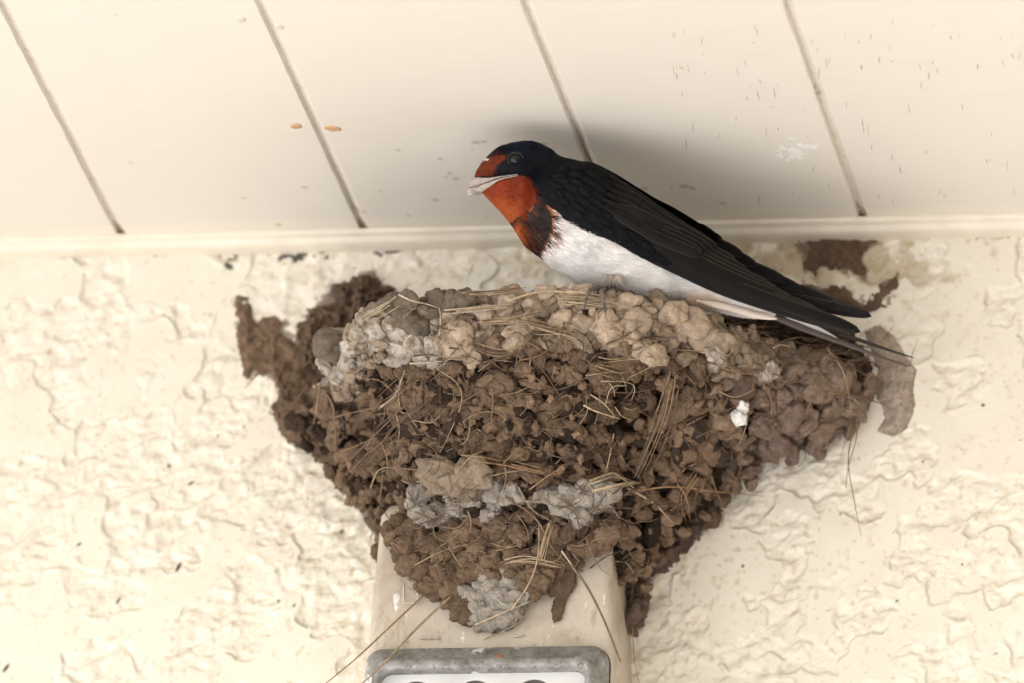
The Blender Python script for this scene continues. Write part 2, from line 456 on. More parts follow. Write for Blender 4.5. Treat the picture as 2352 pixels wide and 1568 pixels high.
for gi, a in enumerate(allg):
    loc = X - a
    sel = np.abs(loc) < 0.004
    wob = 0.00012 * vnoise(pm / np.array([50, 2.6, 1]) + gi * 13, 91) + 0.00016 * vnoise(pm / np.array([50, 14, 1]) + gi * 7, 92)
    e = np.clip((GW * 0.5 - np.abs(loc + wob)) / 0.0003, 0, 1)
    prof = e * (0.58 + 0.42 * np.clip(-loc / GW * 2, -1, 1)) + 0.10 * e * vnoise(pm / np.array([9, 1.1, 1]) + gi * 3, 93)
    Zs = np.where(sel, CEIL + GD * prof, Zs); gm = np.where(sel, e, gm)
Zs = Zs + 0.0002 * fbm(pm / np.array([40, 60, 1]), 2, 95)
sx_, sy_, _ = proj(np.stack([X, Y, Zs], -1))
C = np.ones(X.shape + (3,)) * SOFC
# overlap of trim paint on the boards, with its own ragged edge
edge = 0.0195 + 0.0022 * fbm(pm / 16, 3, 96) + 0.004 * vnoise(pm / 70, 97)
over = 1 - sstep(-0.0006, 0.0006, -Y - edge)
C = C * (1 - over[..., None]) + np.array([0.735, 0.695, 0.60]) * over[..., None]
C = C * (1 - gm[..., None] * (1 - np.array([0.95, 0.925, 0.89])))
dirt = gm * (0.25 * sstep(0.2, 0.5, fbm(pm / np.array([2.5, 1.2, 1]), 3, 98)) + 0.8 * sstep(0.0, 0.5, fbm(pm / 3.0, 3, 98) + 1.0 * sstep(-0.022, -0.012, Y)) * sstep(-0.04, -0.016, Y))
C = C + (np.array([0.16, 0.11, 0.065]) - C) * dirt[..., None] * 0.75
# droppings and scuffs
for fx, fy, a, b in ((1033, 398, 8, 3), (1024, 407, 5, 3), (1047, 410, 10, 4), (1000, 459, 10, 4), (640, 516, 9, 4), (938, 495, 7, 3), (937, 524, 7, 3), (1094, 327, 14, 4), (1112, 325, 8, 3), (836, 487, 6, 3), (1480, 433, 10, 5),
                       (1572, 428, 16, 5), (1590, 432, 8, 5), (1542, 430, 4, 3), (1660, 466, 10, 4), (267, 33, 6, 2), (915, 345, 7, 3), (1012, 365, 8, 3), (1085, 343, 6, 2), (1118, 498, 5, 2), (1250, 330, 9, 3), (1690, 508, 6, 4), (875, 440, 4, 3), (700, 430, 12, 3), (560, 455, 8, 3), (300, 373, 6, 2), (1880, 212, 10, 4), (1872, 198, 4, 8)):
    k = 1 - sstep(0.45, 1.2, np.hypot((sx_ - fx) / a, (sy_ - fy) / b))
    C = C + (np.array([0.24, 0.18, 0.11]) - C) * k[..., None] * 0.5
k = np.exp(-((sx_ - 1830) / 55) ** 2 - ((sy_ - 345) / 28) ** 2) + 0.9 * fbm(pm / 1.6, 3, 99) > 0.8
C = C + (np.array([0.85, 0.85, 0.84]) - C) * (k * 0.8)[..., None]
soff = thing('soffit', 'cream painted tongue and groove soffit boards above the swallow', 'soffit', (0, -0.4, CEIL))
def child(name, verts, faces, mat, parent, **kw):
    props = {k: kw.pop(k) for k in ('label', 'kind', 'category', 'group') if k in kw}
    o = obj(name, make_mesh(name, np.asarray(verts).reshape(-1, 3) - np.array(parent.location), faces, **kw), mat, parent, **props)
    return o
child('boards', np.stack([X, Y, Zs], -1), grid_faces(len(xs2), len(ys2))[:, ::-1], MAT['soffit'], soff, colors=C.reshape(-1, 3))
# trim: a small rounded lath in the corner
prof = np.array([(-0.0125, 0.0004), (-0.0128, -0.0003), (-0.0127, -0.0012), (-0.0121, -0.0016), (-0.0100, -0.0018), (-0.0094, -0.0022), (-0.0088, -0.0034), (-0.0078, -0.0039), (-0.0045, -0.0041), (0.002, -0.0041)])
xt = np.concatenate([np.linspace(-4, -0.24, 30), np.arange(-0.235, 0.2351, 0.002), np.linspace(0.24, 4, 30)])
TV = np.zeros((len(xt), len(prof), 3)); TV[..., 0] = xt[:, None]; TV[..., 1] = prof[None, :, 0]; TV[..., 2] = CEIL + prof[None, :, 1]
wv = 0.00035 * fbm(np.stack([xt * 60, xt * 0, xt * 0], -1), 3, 101)
TV[..., 1] += wv[:, None]; TV[..., 2] += 0.8 * wv[:, None] * (prof[None, :, 1] < 0)
child('trim', TV, grid_faces(len(xt), len(prof)), MAT['trim'], soff, smooth=False)
def blob_flat(px, py, rx, ry, ang, mat, name, parent, th=0.00022):
    n = 18; a = np.linspace(0, 2 * np.pi, n, endpoint=False)
    rr = 1 + 0.16 * rng.standard_normal(n) * 0.6
    vv = []
    for s, zz in ((1.0, 0.0001), (0.86, -th), (0.45, -th * 1.15)):
        dx, dy = np.cos(a) * rx * rr * s, np.sin(a) * ry * rr * s
        ca, sa = math.cos(ang), math.sin(ang)
        for k in range(n):
            q = unproj_z(px + dx[k] * ca - dy[k] * sa, py + dx[k] * sa + dy[k] * ca, CEIL)
            vv.append((q[0], q[1], CEIL + zz))
    F = grid_faces(3, n, True)
    vv.append(unproj_z(px, py, CEIL) + np.array([0, 0, -th * 1.15])); c = len(vv) - 1
    tri = np.array([(2 * n + k, 2 * n + (k + 1) % n, c) for k in range(n)])
    child(name, vv, [F, tri], mat, parent)
for a in ((680, 289, 14, 6.5, 0.05, 'chip'), (763, 295, 22, 6, 0.12, 'chip'), (553, 45, 12, 6.5, 0, 'ridge'), (641, 61, 12, 5, 0.2, 'ridge')):
    blob_flat(*a[:5], MAT[a[5]], 'paint_chip', soff)
# short cracks in the paint of the boards to the right
cp = []
for i in range(105):
    px = rng.uniform(1540, 2345) if i < 135 else rng.uniform(850, 1300); py = rng.uniform(40, 470); L = rng.uniform(5, 34) * rng.uniform(0.4, 1)
    if px < 1700 and py > 330 or min(abs(px - (gxx + (0.40 if gxx > 1900 else 0.47) * (py - 500))) for gxx in (1412, 1981)) < 20: continue
    n = max(4, int(L / 4)); yy = np.linspace(py, py + L, n); xx = px + np.cumsum(rng.normal(0, 1.0, n)) + 0.06 * (yy - py)
    wd = rng.uniform(0.5, 1.25) * (np.sin(np.linspace(0.15, np.pi - 0.15, n)) * rng.uniform(0.5, 1, n))
    top = np.array([unproj_z(a - c, b, CEIL - 0.00045) for a, b, c in zip(xx, yy, wd)]); bot = np.array([unproj_z(a + c, b, CEIL - 0.00045) for a, b, c in zip(xx, yy, wd)])
    cp.append((np.stack([top, bot], 1).reshape(-1, 3), grid_faces(n, 2)))
v, f = merge(cp); child('paint_cracks', v, f, m_plain('crack_brown', (0.30, 0.235, 0.16), 0.8, 0.2), soff, kind='stuff')  # thin brown ribbons laid on the boards as cracks
# unseen fascia board and roof, added so that no sun falls behind them
def box(x0, x1, y0, y1, z0, z1):
    v = np.array([(x, y, z) for x in (x0, x1) for y in (y0, y1) for z in (z0, z1)])
    return v, np.array([(0, 1, 3, 2), (4, 6, 7, 5), (0, 4, 5, 1), (2, 3, 7, 6), (0, 2, 6, 4), (1, 5, 7, 3)])
v, f = box(-4.2, 4.2, -0.93, -0.896, CEIL - 0.05, CEIL + 0.22); child('fascia', v, f, MAT['fascia'], soff, smooth=False)
v = np.array([(-4.3, -1.0, CEIL + 0.20), (4.3, -1.0, CEIL + 0.20), (4.3, 4.0, CEIL + 2.0), (-4.3, 4.0, CEIL + 2.0), (-4.3, -1.0, CEIL + 0.25), (4.3, -1.0, CEIL + 0.25), (4.3, 4.0, CEIL + 2.05), (-4.3, 4.0, CEIL + 2.05)])
child('roof', v, np.array([(0, 3, 2, 1), (4, 5, 6, 7), (0, 1, 5, 4), (2, 3, 7, 6), (1, 2, 6, 5), (3, 0, 4, 7)]), MAT['roof'], soff, smooth=False)
g = np.linspace(-60, 60, 41); X, Y = np.meshgrid(g, g, indexing='ij')
obj('ground', make_mesh('ground', np.stack([X, Y, 0 * X], -1).reshape(-1, 3), grid_faces(41, 41)), m_plain('dark_ground', (0.115, 0.088, 0.068), 0.9, 0.1, 9, 0.5, 0.02, 60), kind='structure')  # unseen ground, kept dark so less light rises close to the wall
gx_, gy_ = np.linspace(-30, 1.4, 30), np.linspace(-30, -1.0, 30); X, Y = np.meshgrid(gx_, gy_, indexing='ij')
obj('bounce_sheet', make_mesh('bounce_sheet', np.stack([X, Y, 0 * X + 0.006], -1).reshape(-1, 3), grid_faces(30, 30)), MAT['ground'], kind='structure')  # pale sheet out of view, added to bounce sunlight up from the front left

# ------------------------------------------------------------------ the wall fixture under the nest
FD = 0.050
fix = thing('wall_fixture', 'cream wall fixture with grey metal rim and white perforated face under the nest', 'fixture', tuple(unproj(1140, 1900, 0.0)))
def rrect(x0, x1, z0, z1, r, n=8):
    pts = []
    for cx, cz, a0 in ((x1 - r, z1 - r, 0), (x0 + r, z1 - r, 90), (x0 + r, z0 + r, 180), (x1 - r, z0 + r, 270)):
        for k in range(n + 1):
            a = R(a0 + 90 * k / n); pts.append((cx + r * math.cos(a), cz + r * math.sin(a)))
    return np.array(pts)
TLf, TRf, BLf, BRf = unproj(858, 1225, FD), unproj(1384, 1225, FD), unproj(836, 1500, FD), unproj(1392, 1500, FD)
zt, zb = unproj(1140, 1120, FD)[2], unproj(1140, 1500, FD)[2]
def loft_rings(rings, cap=True):
    n = len(rings[0]); V = np.concatenate(rings); F = grid_faces(len(rings), n, True)
    if cap: return V, [F, np.arange(n)[None, ::-1], (np.arange(n) + n * (len(rings) - 1))[None, :]]
    return V, [F]
def ring_xz(x0, x1, d0, d1, z, r=0.0035):
    p = rrect(x0, x1, d0, d1, r); return np.stack([p[:, 0], -p[:, 1], np.full(len(p), z)], -1)
sl = (TLf[0] - BLf[0]); zr = TLf[2] - BLf[2]
rings = []
for z, inset in ((zt + 0.0, 0.006), (zt - 0.002, 0.002), (zt - 0.006, 0.0), ((zt + zb) / 2, 0), (zb, 0), (zb - 0.075, 0), (zb - 0.08, 0.004)):
    k = (z - BLf[2]) / zr if z > zb else 0.0
    rings.append(ring_xz(BLf[0] + sl * k + inset, BRf[0] + (TRf[0] - BRf[0]) * k - inset + 0.0015, -0.003, FD - 0.003 - inset - 0.004 * max(0, k), z))
V, F = loft_rings(rings); child('housing', V, F, MAT['housing'], fix)
# raised mould lines on the housing
mp = []
for pts in (((928, 1340), (928, 1384), (960, 1384), (960, 1350)), ((963, 1465), (1010, 1465)), ((1180, 1462), (1204, 1458))):
    pts = np.array(pts, float); pts = np.concatenate([np.linspace(pts[i], pts[i + 1], 6) for i in range(len(pts) - 1)])
    mp.append(tube(unproj(pts[:, 0], pts[:, 1], FD - 0.0030), 0.0004))
for V, F in mp: child('mould_line', V, F, MAT['housing'], fix)
# metal rim with rounded corners, standing proud of the housing
mx0, mx1 = unproj(836, 1540, FD + 0.004)[0], unproj(1394, 1540, FD + 0.004)[0]
mz1 = unproj(1110, 1478, FD + 0.006)[2]; mz0 = mz1 - 0.085
rings = []
for off, d in ((0.0004, FD - 0.012), (0.0, FD + 0.000), (0.0003, FD + 0.003), (0.0016, FD + 0.0052), (0.0056, FD + 0.0075), (0.0066, FD + 0.0095), (0.0076, FD + 0.0105), (0.0098, FD + 0.0108), (0.0108, FD + 0.0102), (0.0112, FD + 0.006), (0.0112, FD - 0.004)):
    p = rrect(mx0 + off * 0.62, mx1 - off * 0.62, mz0 + off, mz1 - off, max(0.0062 - off * 0.2, 0.0035)); rings.append(np.stack([p[:, 0], np.full(len(p), -d), p[:, 1]], -1))
V, F = loft_rings(rings, False); child('metal_rim', V, F, MAT['metal'], fix)
p = rrect(mx0 - 0.0002, mx1 + 0.0002, mz0, mz1 + 0.0007, 0.0066); q = rrect(mx0 + 0.003, mx1 - 0.003, mz0 + 0.003, mz1 - 0.003, 0.0085)
rings = [np.stack([a[:, 0], np.full(len(a), -dd), a[:, 1]], -1) for a, dd in ((q, FD - 0.0028), (p, FD - 0.0026), (p, FD - 0.0012), (q, FD - 0.001))]
V, F = loft_rings(rings, False); child('rim_line', V, F, MAT['darkline'], fix)  # dark ring along the line between rim and housing
# white face with round holes: a grid with circles cut by radial fans
fx0, fx1, fz0, fz1 = mx0 + 0.0066, mx1 - 0.0066, mz0 + 0.0108, mz1 - 0.0108
holes = [unproj(px, 1609, FD + 0.006) for px in (953, 1089, 1225)]
hr = 0.0074; dF = FD + 0.006
bmh = bmesh.new()
cells = []; edges_x = [fx0, (holes[0][0] + holes[1][0]) / 2, (holes[1][0] + holes[2][0]) / 2, fx1]
zrows = [fz1] + [fz1 - (fz1 - fz0) * k / 3.0 for k in (1, 2, 3)]
hz0 = holes[0][2]; hstep = 0.0205
zrows = [fz1, hz0 - hstep / 2, hz0 - 1.5 * hstep, fz0]
hp = []; holes_built = []
for i in range(3):
    for j in range(3):
        cx, cz = holes[i][0], hz0 - hstep * j
        x0, x1, z1, z0 = edges_x[i], edges_x[i + 1], zrows[j], zrows[j + 1]
        a = np.sort(np.concatenate([np.arange(48) / 48 * 2 * np.pi + 0.001, np.arctan2([z1 - cz, z1 - cz, z0 - cz, z0 - cz], [x1 - cx, x0 - cx, x0 - cx, x1 - cx]) % (2 * np.pi)])); N = len(a)
        ca, sa = np.cos(a), np.sin(a)
        tx = np.where(ca > 0, (x1 - cx), (cx - x0)) / np.maximum(np.abs(ca), 1e-6); tz = np.where(sa > 0, (z1 - cz), (cz - z0)) / np.maximum(np.abs(sa), 1e-6)
        t = np.minimum(tx, tz)
        outer = np.stack([cx + ca * t, np.full(N, -dF), cz + sa * t], -1)
        rr = [outer] + [np.stack([cx + ca * q_, np.full(N, -d_), cz + sa * q_], -1) for q_, d_ in ((hr + 0.0006, dF), (hr + 0.0002, dF - 0.0002), (hr, dF - 0.0006))]
        hp.append((np.concatenate(rr), grid_faces(4, N, True)))
        rg = np.concatenate([np.stack([cx + ca * q_, np.full(N, -d_), cz + sa * q_], -1) for q_, d_ in ((hr + 0.0001, dF - 0.0005), (hr - 0.0001, dF - 0.0035), (hr - 0.0016, dF - 0.0042), (hr - 0.0018, dF - 0.0028), (hr * 0.35, dF - 0.0024), (0.0002, dF - 0.0024))])
        holes_built.append((rg[:3 * N], grid_faces(3, N, True), rg[2 * N:], grid_faces(4, N, True)))
V, F = merge(hp); child('face_panel', V, F, MAT['panel'], fix, smooth=False)
for a1, f1, a2, f2 in holes_built:
    o = child('hole_ring', a1, f1, MAT['dark'], fix)
    obj('hole_disc', make_mesh('hole_disc', a2 - np.array(fix.location), f2), MAT['panel'], o)
v, f = box(fx0 - 0.0002, fx1 + 0.0002, -(dF - 0.007), -(dF - 0.0075), fz0, fz1); child('recess', v, f, MAT['dark'], fix, smooth=False)
v = unproj(1148, 1512, FD + 0.0085); bm = bmesh.new()
bmesh.ops.create_uvsphere(bm, u_segments=20, v_segments=10, radius=0.0017); me = bpy.data.meshes.new('rivet')
for vv in bm.verts: vv.co = Vector((vv.co.x, vv.co.y * 0.45, vv.co.z)) + Vector(v - np.array(fix.location))
bm.to_mesh(me); bm.free(); obj('rivet', me, m_plain('rusty_rivet', (0.30, 0.15, 0.08), 0.7, 0.3, 900, 0.5), fix)

# ------------------------------------------------------------------ the nest
HR = 0.069                                  # rim height below the soffit
nest = thing('swallow_nest', 'brown cup nest of mud pellets and straw stuck to the wall under the soffit', 'nest', (unproj(1310, 953, 0)[0], 0.0, CEIL - HR))
def depth_at_height(px, py, hgt):
    q = unproj_z(px, py, CEIL - hgt); return q
rim_px = curve([(615, 940), (690, 890), (765, 835), (815, 775), (870, 725), (960, 700), (1080, 694), (1250, 690), (1400, 696), (1500, 708), (1600, 735), (1700, 775), (1800, 812), (1900, 848), (1975, 885), (2012, 930)], 200)
rim_px[:, 1] += 15 * sstep(820, 950, rim_px[:, 0]) * (1 - sstep(1800, 1950, rim_px[:, 0]))
rimP = np.array([depth_at_height(a, b, HR) for a, b in rim_px])
rimx, rimd = rimP[:, 0], np.clip(-rimP[:, 1], 0.0, None)
rimd[0] = rimd[-1] = 0
# edges of the nest on the wall, from the rim down (photo px on the wall plane)
Ledge = curve([(615, 945), (650, 1010), (700, 1040), (760, 1095), (800, 1165), (850, 1215), (880, 1260), (900, 1330), (930, 1400)], 120)
Redge = curve([(2012, 930), (1960, 990), (1870, 1060), (1775, 1090), (1705, 1135), (1645, 1200), (1580, 1260), (1510, 1330), (1470, 1400)], 120)
Lw, Rw = unproj(Ledge[:, 0], Ledge[:, 1], 0.0), unproj(Redge[:, 0], Redge[:, 1], 0.0)
hgrid = np.linspace(HR, 0.145, 120)
Lx = np.interp(hgrid, (CEIL - Lw[:, 2]), Lw[:, 0]); Rx_ = np.interp(hgrid, (CEIL - Rw[:, 2]), Rw[:, 0])
Dk = np.interp(hgrid, [HR, 0.080, 0.095, 0.115, 0.130, 0.139, 0.145], [1.0, 0.985, 0.93, 0.80, 0.65, 0.55, 0.48])
U0 = (rimx - rimx[0]) / (rimx[-1] - rimx[0])
Dmax = rimd.max()
def nest_pt(u, s):
    """u along the rim 0..1, s from rim 0 to foot 1 -> world point"""
    u = np.asarray(u, float); s = np.asarray(s, float)
    hgt = HR + s * (0.145 - HR)
    xr = np.interp(u, np.linspace(0, 1, 200), U0); dr = np.interp(u, np.linspace(0, 1, 200), rimd)
    lx, rx, k = np.interp(hgt, hgrid, Lx), np.interp(hgt, hgrid, Rx_), np.interp(hgt, hgrid, Dk)
    dd = dr * k
    # lower down the section grows squarer, as it sits on the fixture
    sq = s ** 1.5
    dd = dd * (1 - sq) + sq * (Dmax * k) * np.clip(np.sin(np.pi * u), 0, 1) ** 0.42
    return np.stack([lx + (rx - lx) * xr, -dd, CEIL - hgt], -1)
def nest_frame(u, s):
    p = nest_pt(u, s); e = 1e-3
    du = nest_pt(np.minimum(u + e, 1), s) - nest_pt(np.maximum(u - e, 0), s); ds = nest_pt(u, np.minimum(s + e, 1)) - nest_pt(u, np.maximum(s - e, 0))
    n = np.cross(ds, du); n /= np.linalg.norm(n, axis=-1)[..., None] + 1e-12
    n = np.where(n[..., 1:2] > 0, -n, n)
    du /= np.linalg.norm(du, axis=-1)[..., None] + 1e-12; ds /= np.linalg.norm(ds, axis=-1)[..., None] + 1e-12
    return p, du, ds, n

BROWN = lin(128, 106, 86, 0.80); DBROWN = lin(96, 78, 62, 0.80); TAN = lin(170, 152, 132, 0.83); PALE = lin(194, 186, 175, 0.80); MAUVE = lin(132, 112, 99, 0.82); GREY = lin(118, 107, 92, 0.82)
def zone_color(px, py, rnd):
    """plain mud colour by place on the nest: fresh tan rim, older brown body, pale crust bands"""
    px, py = np.asarray(px, float), np.asarray(py, float)
    c = np.ones(px.shape + (3,)) * BROWN
    t = rnd[..., None]
    c = c * (0.60 + 0.72 * t) + (DBROWN - BROWN) * (t < 0.25)
    rimtop = np.interp(px, [780, 830, 900, 1000, 1250, 1500, 1700, 1900, 2000], [850, 770, 690, 680, 672, 690, 760, 830, 870])
    k = 1 - sstep(90, 130, py - rimtop + 25 * (rnd - 0.5) * 2)
    k = k * sstep(740, 820, px) * (1 - 0.55 * sstep(1650, 1850, px))
    c = c + (TAN * (0.8 + 0.45 * t) - c) * k[..., None]
    k = sstep(1640, 1760, px) * sstep(740, 800, py) * (1 - k)
    c = c + (MAUVE * (0.8 + 0.35 * t) - c) * k[..., None]
    k = (inpoly(px, py, [(790, 800), (840, 730), (930, 720), (1040, 770), (1010, 845), (930, 850), (880, 800), (790, 880), (720, 890), (720, 820)]) & (rnd > 0.3)).astype(float)
    c = c + (PALE - c) * (k * 0.85)[..., None]
    k = (inpoly(px, py, [(940, 1190), (960, 1130), (1100, 1120), (1290, 1110), (1420, 1120), (1420, 1170), (1330, 1190), (1200, 1160), (1040, 1210)]) & (rnd > 0.25)).astype(float)
    c = c + (PALE * 0.95 - c) * (k * 0.8)[..., None]
    k = (inpoly(px, py, [(880, 670), (1080, 660), (1080, 720), (1000, 720), (960, 790), (890, 740)]) & (rnd > 0.2)).astype(float)
    c = c + (GREY - c) * (k * 0.9)[..., None]
    k = (inpoly(px, py, [(1060, 1330), (1200, 1330), (1190, 1440), (1080, 1440)]) & (rnd > 0.2)).astype(float)
    c = c + (PALE * 0.92 - c) * (k * 0.85)[..., None]
    return c

class DepthMap:
    """nearest nest surface along each sight line, for laying straws on it"""
    def __init__(s, cell=6):
        s.c = cell; s.w, s.h = int(PW / cell) + 60, int(PH / cell) + 60; s.g = np.full((s.w, s.h), np.inf)
    def add(s, V):
        x, y, z = proj(V); i = np.clip((x / s.c).astype(int) + 30, 0, s.w - 1); j = np.clip((y / s.c).astype(int) + 30, 0, s.h - 1)
        np.minimum.at(s.g, (i, j), z)
    def at(s, x, y):
        i = np.clip((np.asarray(x) / s.c).astype(int) + 30, 1, s.w - 2); j = np.clip((np.asarray(y) / s.c).astype(int) + 30, 1, s.h - 2)
        return np.minimum.reduce([s.g[i, j], s.g[i + 1, j], s.g[i - 1, j], s.g[i, j + 1], s.g[i, j - 1]])
DM = DepthMap()

# rough mud shell
nu, ns = 520, 300
UU, SS = np.meshgrid(np.linspace(0, 1, nu), np.linspace(-0.02, 1, ns), indexing='ij')
p, du, ds, nn = nest_frame(UU, np.clip(SS, 0, 1))
q = p * 1000
lump = 0.0036 * ridge(q / np.array([9, 9, 6.5]), 3, 111) + 0.0022 * fbm(q / 3.2, 4, 115, 0.6)
p = p + nn * (lump - 0.0074)[..., None]
p[..., 1] = np.minimum(p[..., 1], 0.001)
px, py, _ = proj(p)
shellc = zone_color(px, py, 0.5 + 0.5 * vnoise(q / 6.0, 117)) * (0.86 + 0.2 * fbm(q / 2.5, 3, 118))[..., None]
child('mud_shell', p, grid_faces(nu, ns), MAT['mud'], nest, colors=shellc.reshape(-1, 3))
DM.add(p.reshape(-1, 3))

def ico(sub):
    bm = bmesh.new(); bmesh.ops.create_icosphere(bm, subdivisions=sub, radius=1.0)
    bm.verts.ensure_lookup_table()
    v = np.array([tuple(x.co) for x in bm.verts]); f = np.array([[x.index for x in fc.verts] for fc in bm.faces]); bm.free()
    return v, f
ICO4, ICO3 = ico(4), ico(3)

def rot_rand(n, du, ds, tilt=0.35, lay=True):
    """axes: a along the surface, b along the surface, c out of it, with a random turn and tilt"""
    a = rng.normal(0, 0.55) if lay else rng.uniform(0, 2 * np.pi); ca, sa = math.cos(a), math.sin(a)
    nn_ = n + tilt * rng.standard_normal(3); nn_ /= np.linalg.norm(nn_)
    t = du * ca + ds * sa; t = t - nn_ * (t @ nn_); t /= np.linalg.norm(t) + 1e-9
    return t, np.cross(nn_, t), nn_

def pellet(center, axes, size, smoothness, sd, res):
    v, f = res
    a, b, c = axes
    lum = 1 + 0.42 * vnoise(v * 1.25 + sd, 121) + 0.12 * vnoise(v * 2.4 + sd, 122)
    if smoothness < 0.5:
        fine = 0.22 * ridge(v * 1.9 + sd, 3, 124) + 0.26 * fbm(v * 4.2 + sd, 3, 125, 0.75)
    else:
        fine = 0.09 * vnoise(v * 2.9 + sd, 126) + 0.05 * fbm(v * 7 + sd, 2, 127, 0.7)
    rr = (lum + fine)[:, None]
    w = v * rr * np.asarray(size)
    return center + w[:, :1] * a + w[:, 1:2] * b + w[:, 2:3] * c, f

pellets = []                                   # (verts, faces, colour, size, smooth)
def add_pellet(u, s, size, sm, out=0.0, rnd=None, colr=None, tilt=0.35, aspect=None):
    u = float(np.clip(u, 0.003, 0.997)); s_ = float(np.clip(s, 0, 1))
    P, du, ds, n = nest_frame(np.array([u]), np.array([s_])); P, du, ds, n = P[0], du[0], ds[0], n[0]
    if s < 0: P = P + np.array([0, 0, -s * (0.145 - HR)])
    ax3 = rot_rand(n, du, ds, tilt)
    asp = aspect if aspect is not None else (rng.uniform(0.85, 1.45), rng.uniform(0.75, 1.1), rng.uniform(0.55, 0.85))
    C_ = P + n * (out - size * 0.15)
    V, F = pellet(C_, ax3, size * np.array(asp), sm, rng.uniform(0, 400), ICO4 if size > 0.0026 else ICO3)
    V[:, 1] = np.minimum(V[:, 1], 0.002)
    x, y, _ = proj(C_[None]); r = rng.uniform() if rnd is None else rnd
    c = zone_color(x, y, np.array([r]))[0] if colr is None else colr
    pellets.append((V, F, np.ones((len(V), 3)) * c * (0.9 + 0.14 * fbm(V * 700, 3, 131))[:, None], size, sm, (x[0], y[0])))
    DM.add(V)
# body: old, broken pellets in rough courses
for row in range(17):
    s = 0.10 + row * 0.053
    k = int(74 - row * 2.4)
    for i in range(k):
        u = (i + 0.5 + 0.5 * (row % 2)) / k + rng.uniform(-0.4, 0.4) / k
        if rng.uniform() < 0.15: continue
        add_pellet(u, s + rng.uniform(-0.024, 0.024), rng.uniform(0.0022, 0.0038), 0.9 if (u > 0.74 and rng.uniform() < 0.75) else 0.2, rng.uniform(-0.0026, 0.0016), aspect=(rng.uniform(0.9, 1.6), rng.uniform(0.6, 1.0), rng.uniform(0.6, 0.95)))
# fresh rim: rounded pellets, three to four courses, also along the top and inside of the lip
for row, s in enumerate((-0.035, 0.005, 0.055, 0.105, 0.155)):
    k = (64, 60, 54, 48, 34)[row]
    for i in range(k):
        u = 0.12 + 0.86 * (i + rng.uniform(0.1, 0.9)) / k
        if u > 0.68 and row > 2 and rng.uniform() < 0.6: continue
        add_pellet(u, s + rng.uniform(-0.018, 0.018), rng.uniform(0.0024, 0.0043), 0.9 if rng.uniform() < 0.7 else 0.2, rng.uniform(-0.0012, 0.0026), aspect=(rng.uniform(0.9, 1.7), rng.uniform(0.6, 1.0), rng.uniform(0.5, 0.8)))
for i in range(75):
    u = 0.10 + 0.87 * rng.uniform(); add_pellet(u, rng.uniform(-0.05, 0.0), rng.uniform(0.003, 0.0048), 0.8, rng.uniform(-0.016, -0.006))
# crumbs
ICO2 = ico(3)
for i in range(260):
    u, s_ = rng.uniform(0.03, 0.97), rng.uniform(0.0, 1.0)
    P, du, ds, n = nest_frame(np.array([u]), np.array([s_])); x, y, _ = proj(P); z = DM.at(x, y)[0]
    if not np.isfinite(z): continue
    ray = fwd + (x[0] - PW / 2) / FPX * RX + (PH / 2 - y[0]) / FPX * UP
    sz = rng.uniform(0.0006, 0.0017)
    V, F = pellet(EYE + ray * (z + sz * 0.1), rot_rand(n[0], du[0], ds[0], 0.6, False), sz * np.array([rng.uniform(.9, 1.4), rng.uniform(.7, 1), rng.uniform(.5, .8)]), 0.2, rng.uniform(0, 400), ICO2)
    pellets.append((V, F, np.ones((len(V), 3)) * zone_color(x, y, rng.uniform(size=1))[0] * rng.uniform(0.8, 1.25), sz * 0.1, 0.2, (x[0], y[0])))
# right flank: bigger smooth pellets
for i in range(70):
    add_pellet(rng.uniform(0.76, 0.985), rng.uniform(0.0, 0.42), rng.uniform(0.0036, 0.0058), 0.9, rng.uniform(-0.001, 0.002))

def px_pellet(px, py, r, sm, colr, d=None, asp=(1.2, 1, 0.7)):
    z = DM.at(np.array([px]), np.array([py]))[0]
    ray = fwd + (px - PW / 2) / FPX * RX + (PH / 2 - py) / FPX * UP
    P = EYE + ray * (z if np.isfinite(z) else DIST - 0.05) if d is None else unproj(px, py, d)
    ax3 = rot_rand(-fwd, RX, UP, 0.25); r = r * 0.86
    V, F = pellet(P, ax3, r * np.array(asp), sm, rng.uniform(0, 400), ICO4)
    cv = np.ones((len(V), 3)) * colr
    if colr[2] > 0.30:                            # a pale, powdery crust that leaves some of the brown mud bare
        k = sstep(-0.15, 0.35, fbm(V * 420, 3, 133, 0.65) + 0.15)[:, None]; cv = TAN * 0.72 + (cv - TAN * 0.72) * k
    pellets.append((V, F, cv * (0.9 + 0.14 * fbm(V * 700, 3, 131))[:, None], r, sm, (px, py))); DM.add(V)
# pellets one can pick out in the photograph
for a in ((1230, 700, .0048), (1300, 688, .0043), (1175, 690, .0040), (1110, 720, .0036), (1395, 745, .0062), (1405, 775, .0045), (1460, 740, .0062), (1455, 765, .0040), (1480, 800, .0044), (1505, 815, .0046), (1590, 755, .0072), (1650, 785, .0048),
          (1190, 760, .0052), (1205, 745, .0046), (1180, 785, .0040), (1085, 825, .0038), (1045, 785, .0070), (1060, 770, .0050), (1290, 735, .0040), (1545, 720, .0048), (1330, 740, .0046), (1255, 672, .0036), (1340, 672, .0040), (1440, 695, .0044)):
    px_pellet(a[0], a[1], a[2], 0.9, TAN * rng.uniform(0.92, 1.25))
for a in ((850, 735, .0045), (830, 775, .0040), (810, 800, .0036), (770, 855, .0042), (745, 840, .0032), (975, 800, .0058), (1000, 790, .0040), (955, 790, .0044), (865, 760, .0044), (800, 830, .0032), (905, 745, .0036), (1650, 830, .0044), (1640, 815, .0038), (1765, 855, .0040)):
    px_pellet(a[0], a[1], a[2], 0.9, PALE * rng.uniform(0.9, 1.1))
